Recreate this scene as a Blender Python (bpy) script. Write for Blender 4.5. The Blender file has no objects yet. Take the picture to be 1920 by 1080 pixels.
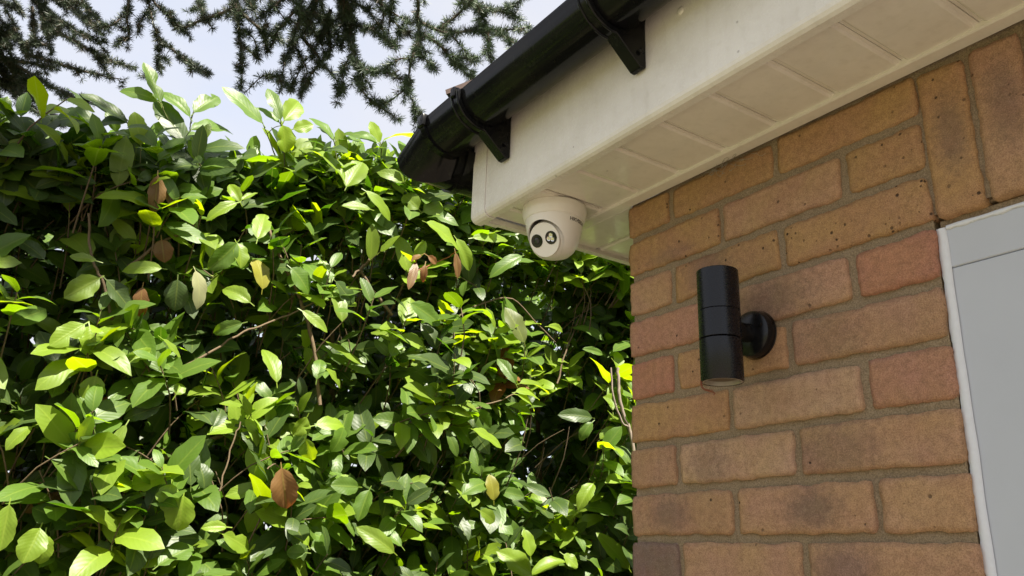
import bpy, bmesh, math, random
import numpy as np
from mathutils import Vector, Matrix, noise

# ------------------------------------------------------------------ camera / world / sun / exposure
SC = bpy.context.scene
COL = SC.collection
Z0 = 1.65                                   # height of the reference bed joint above the drive
CAM = np.array([1.0563, -0.9577, Z0 - 0.0442])
F_PX = 1541.9
YAW, PITCH, ROLL = math.radians(33.631), math.radians(18.485), math.radians(1.991)
d_ = np.array([-math.cos(YAW)*math.cos(PITCH), math.sin(YAW)*math.cos(PITCH), math.sin(PITCH)])
r_ = np.cross(d_, [0, 0, 1]); r_ /= np.linalg.norm(r_); u_ = np.cross(r_, d_)
c_, s_ = math.cos(ROLL), math.sin(ROLL)
RX, RU = c_*r_ + s_*u_, -s_*r_ + c_*u_
cam = bpy.data.cameras.new('Camera'); camo = bpy.data.objects.new('Camera', cam); COL.objects.link(camo)
cam.sensor_width = 36; cam.lens = F_PX/1920*36; cam.clip_start = 0.02; cam.clip_end = 2000
camo.matrix_world = Matrix(((RX[0], RU[0], -d_[0], CAM[0]), (RX[1], RU[1], -d_[1], CAM[1]), (RX[2], RU[2], -d_[2], CAM[2]), (0, 0, 0, 1)))
SC.camera = camo

SUN = Vector((0.58, 0.08, 0.81)).normalized()
world = bpy.data.worlds.new('World'); SC.world = world; world.use_nodes = True
wt = world.node_tree; wt.nodes.clear()
wo = wt.nodes.new('ShaderNodeOutputWorld'); bg = wt.nodes.new('ShaderNodeBackground')
sky = wt.nodes.new('ShaderNodeTexSky'); sky.sky_type = 'NISHITA'; sky.sun_disc = False
sky.sun_elevation = math.asin(SUN.z); sky.sun_rotation = math.atan2(SUN.x, SUN.y)
sky.air_density = 1.0; sky.dust_density = 1.5
tc = wt.nodes.new('ShaderNodeTexCoord'); mp = wt.nodes.new('ShaderNodeMapping'); mp.inputs['Scale'].default_value = (1, 1, 2.2)
nz = wt.nodes.new('ShaderNodeTexNoise'); nz.inputs['Scale'].default_value = 2.6; nz.inputs['Detail'].default_value = 7; nz.inputs['Roughness'].default_value = .55
cr = wt.nodes.new('ShaderNodeValToRGB'); cr.color_ramp.elements[0].position = .30; cr.color_ramp.elements[0].color = (.74, .74, .74, 1)
cr.color_ramp.elements[1].position = .62; cr.color_ramp.elements[1].color = (.97, .97, .97, 1)
mx = wt.nodes.new('ShaderNodeMix'); mx.data_type = 'RGBA'
wt.links.new(tc.outputs['Generated'], mp.inputs['Vector']); wt.links.new(mp.outputs[0], nz.inputs['Vector'])
wt.links.new(nz.outputs['Fac'], cr.inputs['Fac']); wt.links.new(cr.outputs['Color'], mx.inputs['Factor'])
wt.links.new(sky.outputs[0], mx.inputs['A']); mx.inputs['B'].default_value = (2.32, 2.34, 2.50, 1)
wt.links.new(mx.outputs['Result'], bg.inputs['Color']); bg.inputs['Strength'].default_value = 0.10
wt.links.new(bg.outputs[0], wo.inputs[0])
sl = bpy.data.lights.new('Sun', 'SUN'); sl.energy = 5.0; sl.angle = math.radians(.53); sl.color = (1, .935, .81)
so = bpy.data.objects.new('Sun', sl); COL.objects.link(so); so.rotation_euler = SUN.to_track_quat('Z', 'Y').to_euler(); so.location = (2, 2, 8)
SC.view_settings.view_transform = 'Standard'; SC.view_settings.look = 'None'; SC.view_settings.exposure = 1.9; SC.view_settings.gamma = 1
try: SC.view_settings.use_curve_mapping = False
except Exception: pass

rng = np.random.default_rng(7); random.seed(7)

# ------------------------------------------------------------------ helpers
def rays(px, py):
    px = np.asarray(px, float); py = np.asarray(py, float)
    v = (px[..., None]-960)/F_PX*RX + (540-py[..., None])/F_PX*RU + d_
    return v
def at_x(px, py, X):                          # the point of a sight line that lies on the upright plane x = X
    v = rays(px, py); t = (X-CAM[0])/v[..., 0]
    return CAM + v*np.asarray(t)[..., None]
def at_dist(px, py, D):
    v = rays(px, py); v = v/np.linalg.norm(v, axis=-1, keepdims=True)
    return CAM + v*np.asarray(D)[..., None]
def project(P):
    q = P - CAM; z = q@d_
    return 960+F_PX*(q@RX)/z, 540-F_PX*(q@RU)/z, z

def link(o, parent=None):
    COL.objects.link(o)
    if parent is not None: o.parent = parent
    return o
def mesh_obj(name, bm, mat, parent=None, smooth=False, loc=None):
    me = bpy.data.meshes.new(name); bm.normal_update(); bm.to_mesh(me); bm.free()
    if smooth:
        me.polygons.foreach_set('use_smooth', [True]*len(me.polygons))
    me.materials.append(mat)
    o = bpy.data.objects.new(name, me); link(o, parent)
    if loc is not None: o.location = loc
    return o
def empty(name, loc, label=None, cat=None, group=None):
    o = bpy.data.objects.new(name, None); o.empty_display_size = .05; link(o); o.location = loc
    tag(o, label, cat, group); return o
def tag(o, label=None, cat=None, group=None, kind=None):
    if label: o['label'] = label
    if cat: o['category'] = cat
    if group: o['group'] = group
    if kind: o['kind'] = kind
    return o
def adopt(o, parent):
    """parent without moving (parents here have translation only)"""
    o.parent = parent
    bpy.context.view_layer.update
    o.location = Vector(o.location) - world_loc(parent)
    return o
def world_loc(o):
    v = Vector(o.location)
    while o.parent is not None:
        o = o.parent; v = v + Vector(o.location)
    return v
def box(bm, x0, x1, y0, y1, z0, z1, bev=0, seg=2):
    r = bmesh.ops.create_cube(bm, size=1)
    vs = r['verts']
    for v in vs:
        v.co = Vector(((x0+x1)/2+v.co.x*(x1-x0), (y0+y1)/2+v.co.y*(y1-y0), (z0+z1)/2+v.co.z*(z1-z0)))
    if bev:
        es = list({e for v in vs for e in v.link_edges})
        bmesh.ops.bevel(bm, geom=es, offset=bev, segments=seg, affect='EDGES', profile=.5)
def prism(bm, pts, axis, a, b):
    """polygon pts (2-D) extruded along axis 'x' or 'y' or 'z' from a to b"""
    def mk(p, t):
        return {'x': (t, p[0], p[1]), 'y': (p[0], t, p[1]), 'z': (p[0], p[1], t)}[axis]
    A = [bm.verts.new(mk(p, a)) for p in pts]; B = [bm.verts.new(mk(p, b)) for p in pts]
    n = len(pts)
    fs = [bm.faces.new(A), bm.faces.new(B[::-1])]
    for i in range(n):
        fs.append(bm.faces.new((A[i], B[i], B[(i+1) % n], A[(i+1) % n])))
    bmesh.ops.recalc_face_normals(bm, faces=fs)
def lathe(bm, prof, seg=48, M=None):
    """prof: list of (r, z), revolved round z"""
    rings = []
    for r, z in prof:
        if r < 1e-6: rings.append([bm.verts.new((0, 0, z))])
        else: rings.append([bm.verts.new((r*math.cos(2*math.pi*i/seg), r*math.sin(2*math.pi*i/seg), z)) for i in range(seg)])
    fs = []
    for a, b in zip(rings, rings[1:]):
        for i in range(seg):
            j = (i+1) % seg
            if len(a) == 1 and len(b) == 1: continue
            if len(a) == 1: fs.append(bm.faces.new((a[0], b[j], b[i])))
            elif len(b) == 1: fs.append(bm.faces.new((a[i], a[j], b[0])))
            else: fs.append(bm.faces.new((a[i], a[j], b[j], b[i])))
    bmesh.ops.recalc_face_normals(bm, faces=fs)
    if M is not None:
        for ring in rings:
            for v in ring: v.co = M @ v.co
def tube_data(P, R, n=6):
    """numpy tube along polyline P with radii R -> verts, quads"""
    P = np.asarray(P, float); R = np.broadcast_to(np.asarray(R, float), (len(P),))
    T = np.gradient(P, axis=0); T /= np.linalg.norm(T, axis=1, keepdims=True)+1e-12
    ref = np.array([0.3, 0.9, 0.31]); 
    A = np.cross(T, ref); A /= np.linalg.norm(A, axis=1, keepdims=True)+1e-12; B = np.cross(T, A)
    th = np.arange(n)*2*np.pi/n
    V = P[:, None] + R[:, None, None]*(np.cos(th)[None, :, None]*A[:, None]+np.sin(th)[None, :, None]*B[:, None])
    V = V.reshape(-1, 3); Fq = []
    for i in range(len(P)-1):
        for k in range(n):
            Fq.append((i*n+k, i*n+(k+1) % n, (i+1)*n+(k+1) % n, (i+1)*n+k))
    return V, Fq
def smooth_line(pts, n=4):
    """Catmull-Rom resampling"""
    P = np.asarray(pts, float)
    if len(P) < 3: 
        t = np.linspace(0, 1, n+1)[:, None]; return P[0]*(1-t)+P[-1]*t
    Q = np.vstack([2*P[0]-P[1], P, 2*P[-1]-P[-2]]); out = []
    for i in range(1, len(Q)-2):
        for k in range(n):
            t = k/n
            out.append(.5*((2*Q[i])+(-Q[i-1]+Q[i+1])*t+(2*Q[i-1]-5*Q[i]+4*Q[i+1]-Q[i+2])*t*t+(-Q[i-1]+3*Q[i]-3*Q[i+1]+Q[i+2])*t**3))
    out.append(P[-1]); return np.array(out)
class Bag:
    def __init__(s): s.v = []; s.f = []; s.n = 0
    def add(s, V, Fq):
        s.v.append(V); s.f += [tuple(i+s.n for i in f) for f in Fq]; s.n += len(V)
    def build(s, name, mat, parent=None, smooth=True):
        me = bpy.data.meshes.new(name); me.from_pydata(np.vstack(s.v).tolist(), [], s.f)
        me.polygons.foreach_set('use_smooth', [smooth]*len(me.polygons)); me.materials.append(mat)
        o = bpy.data.objects.new(name, me); link(o)
        if parent is not None: adopt(o, parent)
        return o

# ------------------------------------------------------------------ materials
class NT:
    def __init__(s, name):
        s.m = bpy.data.materials.new(name); s.m.use_nodes = True; s.t = s.m.node_tree
        s.b = s.t.nodes['Principled BSDF']; s.out = s.t.nodes['Material Output']
    def n(s, typ, **kw):
        x = s.t.nodes.new('ShaderNode'+typ)
        for k, v in kw.items():
            if k in x.inputs: x.inputs[k].default_value = v
            else: setattr(x, k, v)
        return x
    def l(s, a, b): s.t.links.new(a, b)
    def noise(s, vec, scale, detail=4, rough=.55):
        x = s.n('TexNoise'); x.inputs['Scale'].default_value = scale; x.inputs['Detail'].default_value = detail; x.inputs['Roughness'].default_value = rough
        if vec is not None: s.l(vec, x.inputs['Vector'])
        return x.outputs['Fac']
    def ramp(s, fac, stops):
        x = s.n('ValToRGB'); e = x.color_ramp.elements
        while len(e) < len(stops): e.new(.5)
        for i, (p, c) in enumerate(stops):
            e[i].position = p; e[i].color = (c, c, c, 1) if not hasattr(c, '__len__') else (*c, 1)
        s.l(fac, x.inputs['Fac']); return x.outputs['Color']
    def mix(s, fac, a, b, blend='MIX'):
        x = s.n('Mix'); x.data_type = 'RGBA'; x.blend_type = blend
        for sock, v in (('Factor', fac), ('A', a), ('B', b)):
            if hasattr(v, 'links'): s.l(v, x.inputs[sock])
            elif hasattr(v, '__len__'): x.inputs[sock].default_value = (*v, 1)
            else: x.inputs[sock].default_value = v
        return x.outputs['Result']
    def math(s, op, a, b=None, c=None):
        x = s.n('Math'); x.operation = op
        for i, v in enumerate((a, b, c)):
            if v is None: continue
            if hasattr(v, 'links'): s.l(v, x.inputs[i])
            else: x.inputs[i].default_value = v
        return x.outputs[0]
    def bump(s, h, strength=.3, dist=.002):
        x = s.n('Bump'); x.inputs['Strength'].default_value = strength; x.inputs['Distance'].default_value = dist
        s.l(h, x.inputs['Height']); s.l(x.outputs[0], s.b.inputs['Normal']); return x
    def base(s, v):
        if hasattr(v, 'links'): s.l(v, s.b.inputs['Base Color'])
        else: s.b.inputs['Base Color'].default_value = (*v, 1)
    def rough(s, v):
        if hasattr(v, 'links'): s.l(v, s.b.inputs['Roughness'])
        else: s.b.inputs['Roughness'].default_value = v
    def obj(s): return s.n('TexCoord').outputs['Object']
    def pos(s): return s.n('NewGeometry').outputs['Position']
    def oattr(s, name):
        x = s.n('Attribute'); x.attribute_type = 'OBJECT'; x.attribute_name = name; return x

def mat_brick():
    m = NT('brick'); oi = m.n('ObjectInfo'); P = m.pos(); O = m.obj()
    grain = m.noise(P, 620, 3, .7); med = m.noise(P, 95, 4, .6); big = m.noise(P, 17, 3)
    col = oi.outputs['Color']
    # burnt purple patch carried by each brick
    pc = m.oattr('patch').outputs['Vector']; vm = m.n('VectorMath'); vm.operation = 'SUBTRACT'; m.l(O, vm.inputs[0]); m.l(pc, vm.inputs[1])
    sc = m.n('VectorMath'); sc.operation = 'MULTIPLY'; m.l(vm.outputs[0], sc.inputs[0]); m.l(m.oattr('patch_scale').outputs['Vector'], sc.inputs[1])
    ln = m.n('VectorMath'); ln.operation = 'LENGTH'; m.l(sc.outputs[0], ln.inputs[0])
    wob = m.math('MULTIPLY_ADD', med, .55, -.28)
    mask = m.ramp(m.math('ADD', ln.outputs['Value'], wob), [(.35, 1), (1.0, 0)])
    mask = m.math('MULTIPLY', mask, m.oattr('patch_amount').outputs['Fac'])
    col = m.mix(m.math('MULTIPLY', mask, .85), col, (.185, .125, .108))
    # pinkish end
    hue = m.noise(P, 11, 2, .5); col = m.mix(m.ramp(hue, [(.36, 0), (.60, 1)]), m.mix(1.0, col, (1.0, .95, .98), 'MULTIPLY'), m.mix(1.0, col, (1.03, 1.04, .88), 'MULTIPLY'))
    col = m.mix(m.math('MULTIPLY', m.ramp(big, [(.42, 0), (.62, 1)]), .35), col, m.mix(.5, col, (.36, .15, .095)))
    col = m.mix(m.ramp(med, [(.35, .55), (.6, 0)]), col, m.mix(.55, col, (.13, .075, .04)))
    col = m.mix(m.ramp(grain, [(.40, .7), (.53, 0)]), col, m.mix(.5, col, (.08, .05, .032)))
    col = m.mix(m.ramp(grain, [(.55, 0), (.70, .5)]), col, m.mix(.5, col, (.62, .46, .30)))
    # dark iron spots / pits
    vo = m.n('TexVoronoi'); vo.inputs['Scale'].default_value = 150; m.l(P, vo.inputs['Vector'])
    sel = m.n('SeparateColor'); m.l(vo.outputs['Color'], sel.inputs[0])
    thr = m.math('SUBTRACT', 1.0, m.math('MULTIPLY', m.oattr('speck').outputs['Fac'], .42))
    pit = m.math('MULTIPLY', m.math('GREATER_THAN', sel.outputs[0], thr), m.ramp(m.math('ADD', vo.outputs['Distance'], m.math('MULTIPLY', sel.outputs[1], .25)), [(.24, 1), (.40, 0)]))
    col = m.mix(m.math('MULTIPLY', pit, m.math('MULTIPLY_ADD', sel.outputs[2], .6, .35)), col, (.03, .02, .015))
    m.base(col); m.rough(.92); m.b.inputs['Specular IOR Level'].default_value = .25
    h = m.math('ADD', m.math('MULTIPLY', grain, .55), m.math('MULTIPLY', med, 1.0)); h = m.math('SUBTRACT', h, m.math('MULTIPLY', pit, 1.4))
    m.bump(h, .75, .0022); return m.m
def mat_mortar():
    m = NT('mortar'); P = m.pos(); g = m.noise(P, 520, 3, .7); b = m.noise(P, 22, 4)
    col = m.mix(b, (.255, .185, .115), (.345, .26, .165)); col = m.mix(m.ramp(g, [(.38, .6), (.55, 0)]), col, (.12, .09, .055))
    col = m.mix(m.ramp(g, [(.6, 0), (.72, .5)]), col, (.5, .42, .3))
    m.base(col); m.rough(.95); m.b.inputs['Specular IOR Level'].default_value = .2; m.bump(m.math('ADD', g, m.noise(P, 110, 4)), .8, .002); return m.m
def mat_pvc(name, col, dirt=(.30, .25, .15), rough=.28, amount=.5):
    m = NT(name); P = m.pos(); b = m.noise(P, 9, 5, .6); f = m.noise(P, 70, 4, .6)
    c = m.mix(m.math('MULTIPLY', m.ramp(b, [(.42, 0), (.70, 1)]), amount*.6), col, m.mix(.5, col, dirt))
    mpn = m.n('Mapping'); mpn.inputs['Scale'].default_value = (55, 55, 5); m.l(P, mpn.inputs['Vector']); sk = m.noise(mpn.outputs[0], 1.0, 4, .6)
    c = m.mix(m.math('MULTIPLY', m.ramp(sk, [(.50, 0), (.72, 1)]), .32*amount), c, m.mix(.5, col, dirt))
    # insect specks and grime dots
    vo = m.n('TexVoronoi'); vo.inputs['Scale'].default_value = 34; m.l(P, vo.inputs['Vector']); sp = m.n('SeparateColor'); m.l(vo.outputs['Color'], sp.inputs[0])
    dot = m.math('MULTIPLY', m.math('GREATER_THAN', sp.outputs[0], .90), m.ramp(m.math('ADD', vo.outputs['Distance'], m.math('MULTIPLY', f, .12)), [(.115, 1), (.15, 0)]))
    c = m.mix(m.math('MULTIPLY', dot, .75*amount), c, (.07, .045, .025))
    c = m.mix(m.math('MULTIPLY', m.ramp(f, [(.52, 0), (.75, 1)]), .25*amount), c, dirt)
    m.base(c); m.rough(m.math('MULTIPLY_ADD', f, .22, rough-.1)); m.bump(m.noise(P, 14, 2), .10, .004); return m.m
def mat_blackpvc():
    m = NT('black_gutter_plastic'); P = m.pos(); b = m.noise(P, 12, 5, .6); f = m.noise(P, 160, 4)
    mpn = m.n('Mapping'); mpn.inputs['Scale'].default_value = (90, 90, 6); m.l(P, mpn.inputs['Vector']); st = m.noise(mpn.outputs[0], 1.5, 3)
    c = m.mix(m.math('MULTIPLY', m.ramp(b, [(.45, 0), (.72, 1)]), .5), (.006, .006, .007), (.016, .016, .011))
    c = m.mix(m.math('MULTIPLY', m.ramp(st, [(.60, 0), (.75, 1)]), .25), c, (.05, .055, .035))
    m.base(c); m.rough(m.math('MULTIPLY_ADD', b, .16, .07)); m.b.inputs['Specular IOR Level'].default_value = .2; m.bump(f, .06, .001); return m.m
def mat_plain(name, col, rough=.5, metal=0, spec=.5, nscale=60, var=.15, bump=.05):
    m = NT(name); P = m.pos(); n = m.noise(P, nscale, 4)
    m.base(m.mix(n, tuple(c*(1-var) for c in col), tuple(min(1, c*(1+var)) for c in col))); m.rough(m.math('MULTIPLY_ADD', n, .14, rough-.07)); m.b.inputs['Metallic'].default_value = metal
    m.b.inputs['Specular IOR Level'].default_value = spec
    if bump: m.bump(n, bump, .002)
    return m.m
def mat_leaf():
    m = NT('laurel_leaf'); uv = m.n('UVMap').outputs[0]; sx = m.n('SeparateXYZ'); m.l(uv, sx.inputs[0]); u, v = sx.outputs[0], sx.outputs[1]
    av = m.math('ABSOLUTE', m.math('SUBTRACT', v, .5))
    P = m.pos(); n1 = m.noise(P, 60, 3); n2 = m.noise(P, 300, 2)
    tint = m.n('Attribute'); tint.attribute_name = 'tint'; tra = m.n('Attribute'); tra.attribute_name = 'glow'
    mid = m.ramp(av, [(.018, 1), (.05, 0)])
    fr = m.math('FRACT', m.math('SUBTRACT', m.math('MULTIPLY', u, 9.0), m.math('MULTIPLY', av, 5.0)))
    lat = m.ramp(m.math('ABSOLUTE', m.math('SUBTRACT', fr, .5)), [(.03, 1), (.12, 0)])
    edge = m.ramp(av, [(.465, 0), (.5, 1)])
    vein = m.math('MAXIMUM', mid, m.math('MULTIPLY', lat, .22))
    col = m.mix(m.ramp(n1, [(.3, .25), (.65, 0)]), tint.outputs['Color'], m.mix(.6, tint.outputs['Color'], (.02, .04, .01)))
    lightc = m.mix(.5, tint.outputs['Color'], (.24, .29, .06))
    col = m.mix(m.math('MULTIPLY', vein, .7), col, lightc); col = m.mix(m.math('MULTIPLY', edge, .35), col, lightc)
    vo = m.n('TexVoronoi'); vo.inputs['Scale'].default_value = 45; m.l(P, vo.inputs['Vector']); sp = m.n('SeparateColor'); m.l(vo.outputs['Color'], sp.inputs[0])
    blot = m.math('MULTIPLY', m.math('GREATER_THAN', sp.outputs[0], .93), m.ramp(m.math('ADD', vo.outputs['Distance'], m.math('MULTIPLY', n2, .2)), [(.2, 1), (.3, 0)]))
    col = m.mix(m.math('MULTIPLY', blot, .6), col, (.16, .09, .03))
    bf = m.n('NewGeometry').outputs['Backfacing']
    under = m.mix(.45, tint.outputs['Color'], (.09, .13, .04))
    colf = m.mix(bf, col, m.mix(m.math('MULTIPLY', vein, .6), under, lightc))
    m.base(colf); m.rough(m.math('MULTIPLY_ADD', bf, .28, m.math('MULTIPLY_ADD', n1, .12, .10))); m.b.inputs['Specular IOR Level'].default_value = .42
    h = m.math('ADD', m.math('MULTIPLY', m.math('ABSOLUTE', m.math('SUBTRACT', fr, .5)), 1.0), m.math('MULTIPLY', n1, .9)); h = m.math('SUBTRACT', h, m.math('MULTIPLY', mid, .6))
    m.bump(h, .22, .0016)
    tr = m.n('BsdfTranslucent'); m.l(m.mix(m.math('MULTIPLY', vein, .3), tra.outputs['Color'], m.mix(.5, tra.outputs['Color'], (.6, .7, .1))), tr.inputs['Color'])
    ms = m.n('MixShader'); ms.inputs[0].default_value = .42; m.l(m.b.outputs[0], ms.inputs[1]); m.l(tr.outputs[0], ms.inputs[2]); m.l(ms.outputs[0], m.out.inputs['Surface'])
    return m.m
def mat_needle():
    m = NT('cedar_needles'); a = m.n('Attribute'); a.attribute_name = 'tint'; m.base(a.outputs['Color']); m.rough(.5)
    tr = m.n('BsdfTranslucent'); m.l(a.outputs['Color'], tr.inputs['Color']); ms = m.n('MixShader'); ms.inputs[0].default_value = .15
    m.l(m.b.outputs[0], ms.inputs[1]); m.l(tr.outputs[0], ms.inputs[2]); m.l(ms.outputs[0], m.out.inputs['Surface']); return m.m
def mat_bark(name, a, b, sc=90):
    m = NT(name); P = m.pos(); n = m.noise(P, sc, 5, .65); m.base(m.mix(n, a, b)); m.rough(.85); m.bump(n, .5, .003); return m.m
def mat_ground(name, a, b, sc, bump=.4):
    m = NT(name); P = m.pos(); n = m.noise(P, sc, 6, .65); g = m.noise(P, 140, 3); m.base(m.mix(m.mix(.4, n, g), a, b)); m.rough(.92); m.bump(g, bump, .006); return m.m
MB = mat_brick(); MM = mat_mortar()
M_FAS = mat_pvc('cream_fascia_plastic', (.82, .785, .73), rough=.26, amount=.6)
M_SOF = mat_pvc('cream_soffit_plastic', (.82, .775, .70), rough=.08, amount=.45)
M_BLK = mat_blackpvc()
M_LAMP = mat_plain('black_lamp_powder_coat', (.0055, .0058, .0085), .27, 0, .34, 400, .1, .04)
M_PLATE = mat_plain('black_lamp_gloss', (.007, .007, .008), .25, 0, .35, 200, .1, .03)
M_GLASSRIM = mat_plain('lamp_glass', (.30, .27, .23), .2, 0, .5, 90, .3, .05)
M_BULB = mat_plain('lamp_bulb_dark', (.12, .09, .06), .3, 0, .5, 90, .3, .05)
M_CAM = mat_plain('white_camera_shell', (.82, .785, .735), .38, 0, .5, 30, .03, .02)
M_LENS = mat_plain('black_lens', (.008, .008, .009), .12, 0, .5, 100, .1, 0)
M_LENSIN = mat_plain('lens_inner', (.02, .022, .028), .05, 0, .6, 100, .1, 0)
M_CHROME = mat_plain('led_reflector', (.75, .72, .68), .15, 1, .5, 100, .1, 0)
M_INK = mat_plain('dark_lettering', (.06, .05, .045), .6, 0, .4, 100, .1, 0)
M_FRAME = mat_plain('grey_frame_paint', (.47, .495, .545), .42, 0, .45, 9, .07, .22)
M_SEAL = mat_plain('white_sealant', (.66, .68, .72), .55, 0, .4, 120, .08, .5)
M_TILE = mat_plain('brown_roof_tile', (.045, .028, .022), .85, 0, .3, 80, .4, .4)
M_LEAF = mat_leaf(); M_NEED = mat_needle()
M_STALK = mat_bark('green_stalk', (.05, .07, .015), (.12, .12, .04)); M_TWIG = mat_bark('laurel_twig', (.06, .042, .022), (.15, .10, .055)); M_PALE = mat_bark('pale_stem', (.13, .10, .075), (.26, .21, .165))
M_CBARK = mat_bark('cedar_bark', (.035, .026, .02), (.10, .075, .055))
M_RUST = mat_bark('dry_twig', (.11, .03, .012), (.26, .08, .03))
M_WEB = mat_plain('cobweb_thread', (.30, .26, .21), .9, 0, .2, 90, .2, 0)
M_DRIVE = mat_ground('drive_gravel', (.088, .070, .052), (.155, .126, .095), 60)
M_SOIL = mat_ground('soil_and_lawn', (.06, .07, .025), (.13, .12, .05), 8)

# ------------------------------------------------------------------ ground
bm = bmesh.new(); bmesh.ops.create_grid(bm, x_segments=1, y_segments=1, size=600)
tag(mesh_obj('ground', bm, M_SOIL), 'lawn and soil all round', 'ground', kind='structure')
bm = bmesh.new(); v = [bm.verts.new(p) for p in ((-.72, -7, .004), (7, -7, .004), (7, 4.5, .004), (-.72, 4.5, .004))]; bm.faces.new(v)
tag(mesh_obj('driveway', bm, M_DRIVE), 'sunlit pale gravel drive in front of the house', 'driveway', kind='structure')

# ------------------------------------------------------------------ house
house = empty('brick_house', (0, 0, 0), 'brick house corner with cream eaves and grey painted door frame', 'house')
XW = .5605                                     # brickwork ends here, the door frame begins
def mortar_sheet(name, x0, x1, z0, z1, y):
    nx = max(2, int((x1-x0)/.006)); nz_ = max(2, int((z1-z0)/.006)); bm = bmesh.new(); g = []
    for j in range(nz_+1):
        row = []
        for i in range(nx+1):
            x = x0+(x1-x0)*i/nx; z = z0+(z1-z0)*j/nz_
            dy = .0022*noise.noise(Vector((x*38, 3.1, z*38)))+.0012*noise.noise(Vector((x*150, 7, z*150)))
            row.append(bm.verts.new((x, y+dy, z)))
        g.append(row)
    for j in range(nz_):
        for i in range(nx): bm.faces.new((g[j][i], g[j][i+1], g[j+1][i+1], g[j+1][i]))
    return bm
front = mesh_obj('front_wall', mortar_sheet('front_wall', .006, XW-.002, Z0-.35, Z0+.597, .0058), MM, house, True)
bm = bmesh.new()
box(bm, .012, XW-.004, .012, .11, .0, Z0+.60)         # core behind the pointing
box(bm, .006, XW-.002, .0062, .0118, .0, Z0-.352)      # pointing below the detailed courses
box(bm, XW, 3.2, .012, .11, Z0+.385, Z0+.60)
mesh_obj('wall_core', bm, MM, house)
bm = mortar_sheet('lintel_mortar', XW-.002, 1.3, Z0+.388, Z0+.597, .0058); mesh_obj('lintel_mortar', bm, MM, house, True)

def brick_mesh(name, L, H, seed, D=.05, seglen=.0062, rough=1.0):
    """irregular stock brick: local x along the wall, y into the wall, z up; origin at the centre of its face"""
    nx = max(3, int(L/seglen)); nz_ = max(3, int(H/seglen)); bm = bmesh.new(); S = Vector((seed*3.17, seed*1.3, seed*.77))
    def pt(i, j):
        fx, fz = -1+2*i/nx, -1+2*j/nz_
        x, z = fx*L/2, fz*H/2
        # rounded corner
        rc = .0042+.003*noise.noise(S*2); cx, cz = L/2-rc, H/2-rc
        if abs(x) > cx and abs(z) > cz:
            dx, dz = abs(x)-cx, abs(z)-cz; q = max(dx, dz)/math.hypot(dx, dz) if dx+dz > 0 else 1
            x = math.copysign(cx+dx*q, x); z = math.copysign(cz+dz*q, z)
        e = .0030*noise.noise(Vector((x*30, z*30, 0))+S)+.0019*noise.noise(Vector((x*110, z*110, 4))+S)
        e2 = .0030*noise.noise(Vector((x*30, z*30, 9))+S)+.0019*noise.noise(Vector((x*110, z*110, 14))+S)
        ax, az = abs(fx)**3, abs(fz)**3
        return x+e*ax*rough, z+e2*az*rough, fx, fz
    g = []
    for j in range(nz_+1):
        row = []
        for i in range(nx+1):
            x, z, fx, fz = pt(i, j)
            y = -.0013*noise.noise(Vector((x*24, z*24, 2))+S)-.0010*noise.noise(Vector((x*130, z*130, 5))+S)
            if i in (0, nx) or j in (0, nz_): y += .0022+.0012*noise.noise(Vector((x*70, z*70, 8))+S)
            row.append(bm.verts.new((x, y, z)))
        g.append(row)
    for j in range(nz_):
        for i in range(nx): bm.faces.new((g[j][i], g[j][i+1], g[j+1][i+1], g[j+1][i]))
    rim = [g[0][i] for i in range(nx)]+[g[j][nx] for j in range(nz_)]+[g[nz_][i] for i in range(nx, 0, -1)]+[g[j][0] for j in range(nz_, 0, -1)]
    back = [bm.verts.new((v.co.x, D, v.co.z)) for v in rim]; n = len(rim)
    for i in range(n): bm.faces.new((rim[(i+1) % n], rim[i], back[i], back[(i+1) % n]))
    bm.faces.new(back)
    bmesh.ops.recalc_face_normals(bm, faces=bm.faces[:])
    me = bpy.data.meshes.new(name); bm.to_mesh(me); bm.free(); me.polygons.foreach_set('use_smooth', [True]*len(me.polygons)); me.materials.append(MB)
    return me
TAN = (.440, .268, .165); OCH = (.430, .255, .128); PINK = (.450, .242, .160); RED = (.430, .208, .140); GREY = (.36, .25, .17); BUF = (.465, .305, .200); PURP = (.235, .165, .142)
def place_brick(x0, x1, z0, z1, col, patch=None, speck=.06, seed=None, y=0):
    L, H = x1-x0, z1-z0; seed = seed if seed is not None else random.random()*90
    o = bpy.data.objects.new('brick', brick_mesh('brick', L, H, seed)); link(o, front)
    o.location = ((x0+x1)/2, y+random.uniform(-.0012, .0012), Z0+(z0+z1)/2); o.rotation_euler = (random.uniform(-.006, .006), random.uniform(-.006, .006), random.uniform(-.006, .006))
    j = random.uniform(.93, 1.06); o.color = (*[c*j for c in col], 1)
    if patch: px, pz, sx, sz, am = patch
    else: px, pz, sx, sz, am = 0, 0, .05, .03, 0.0
    o['patch'] = (px, 0.0, pz); o['patch_scale'] = (1/sx, 0.0, 1/sz); o['patch_amount'] = float(am); o['speck'] = float(speck)
    return o
J = .0062
A_, B_ = (.0, .107, .3325, XW), (.0, .2185, .4445, XW)
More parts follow.
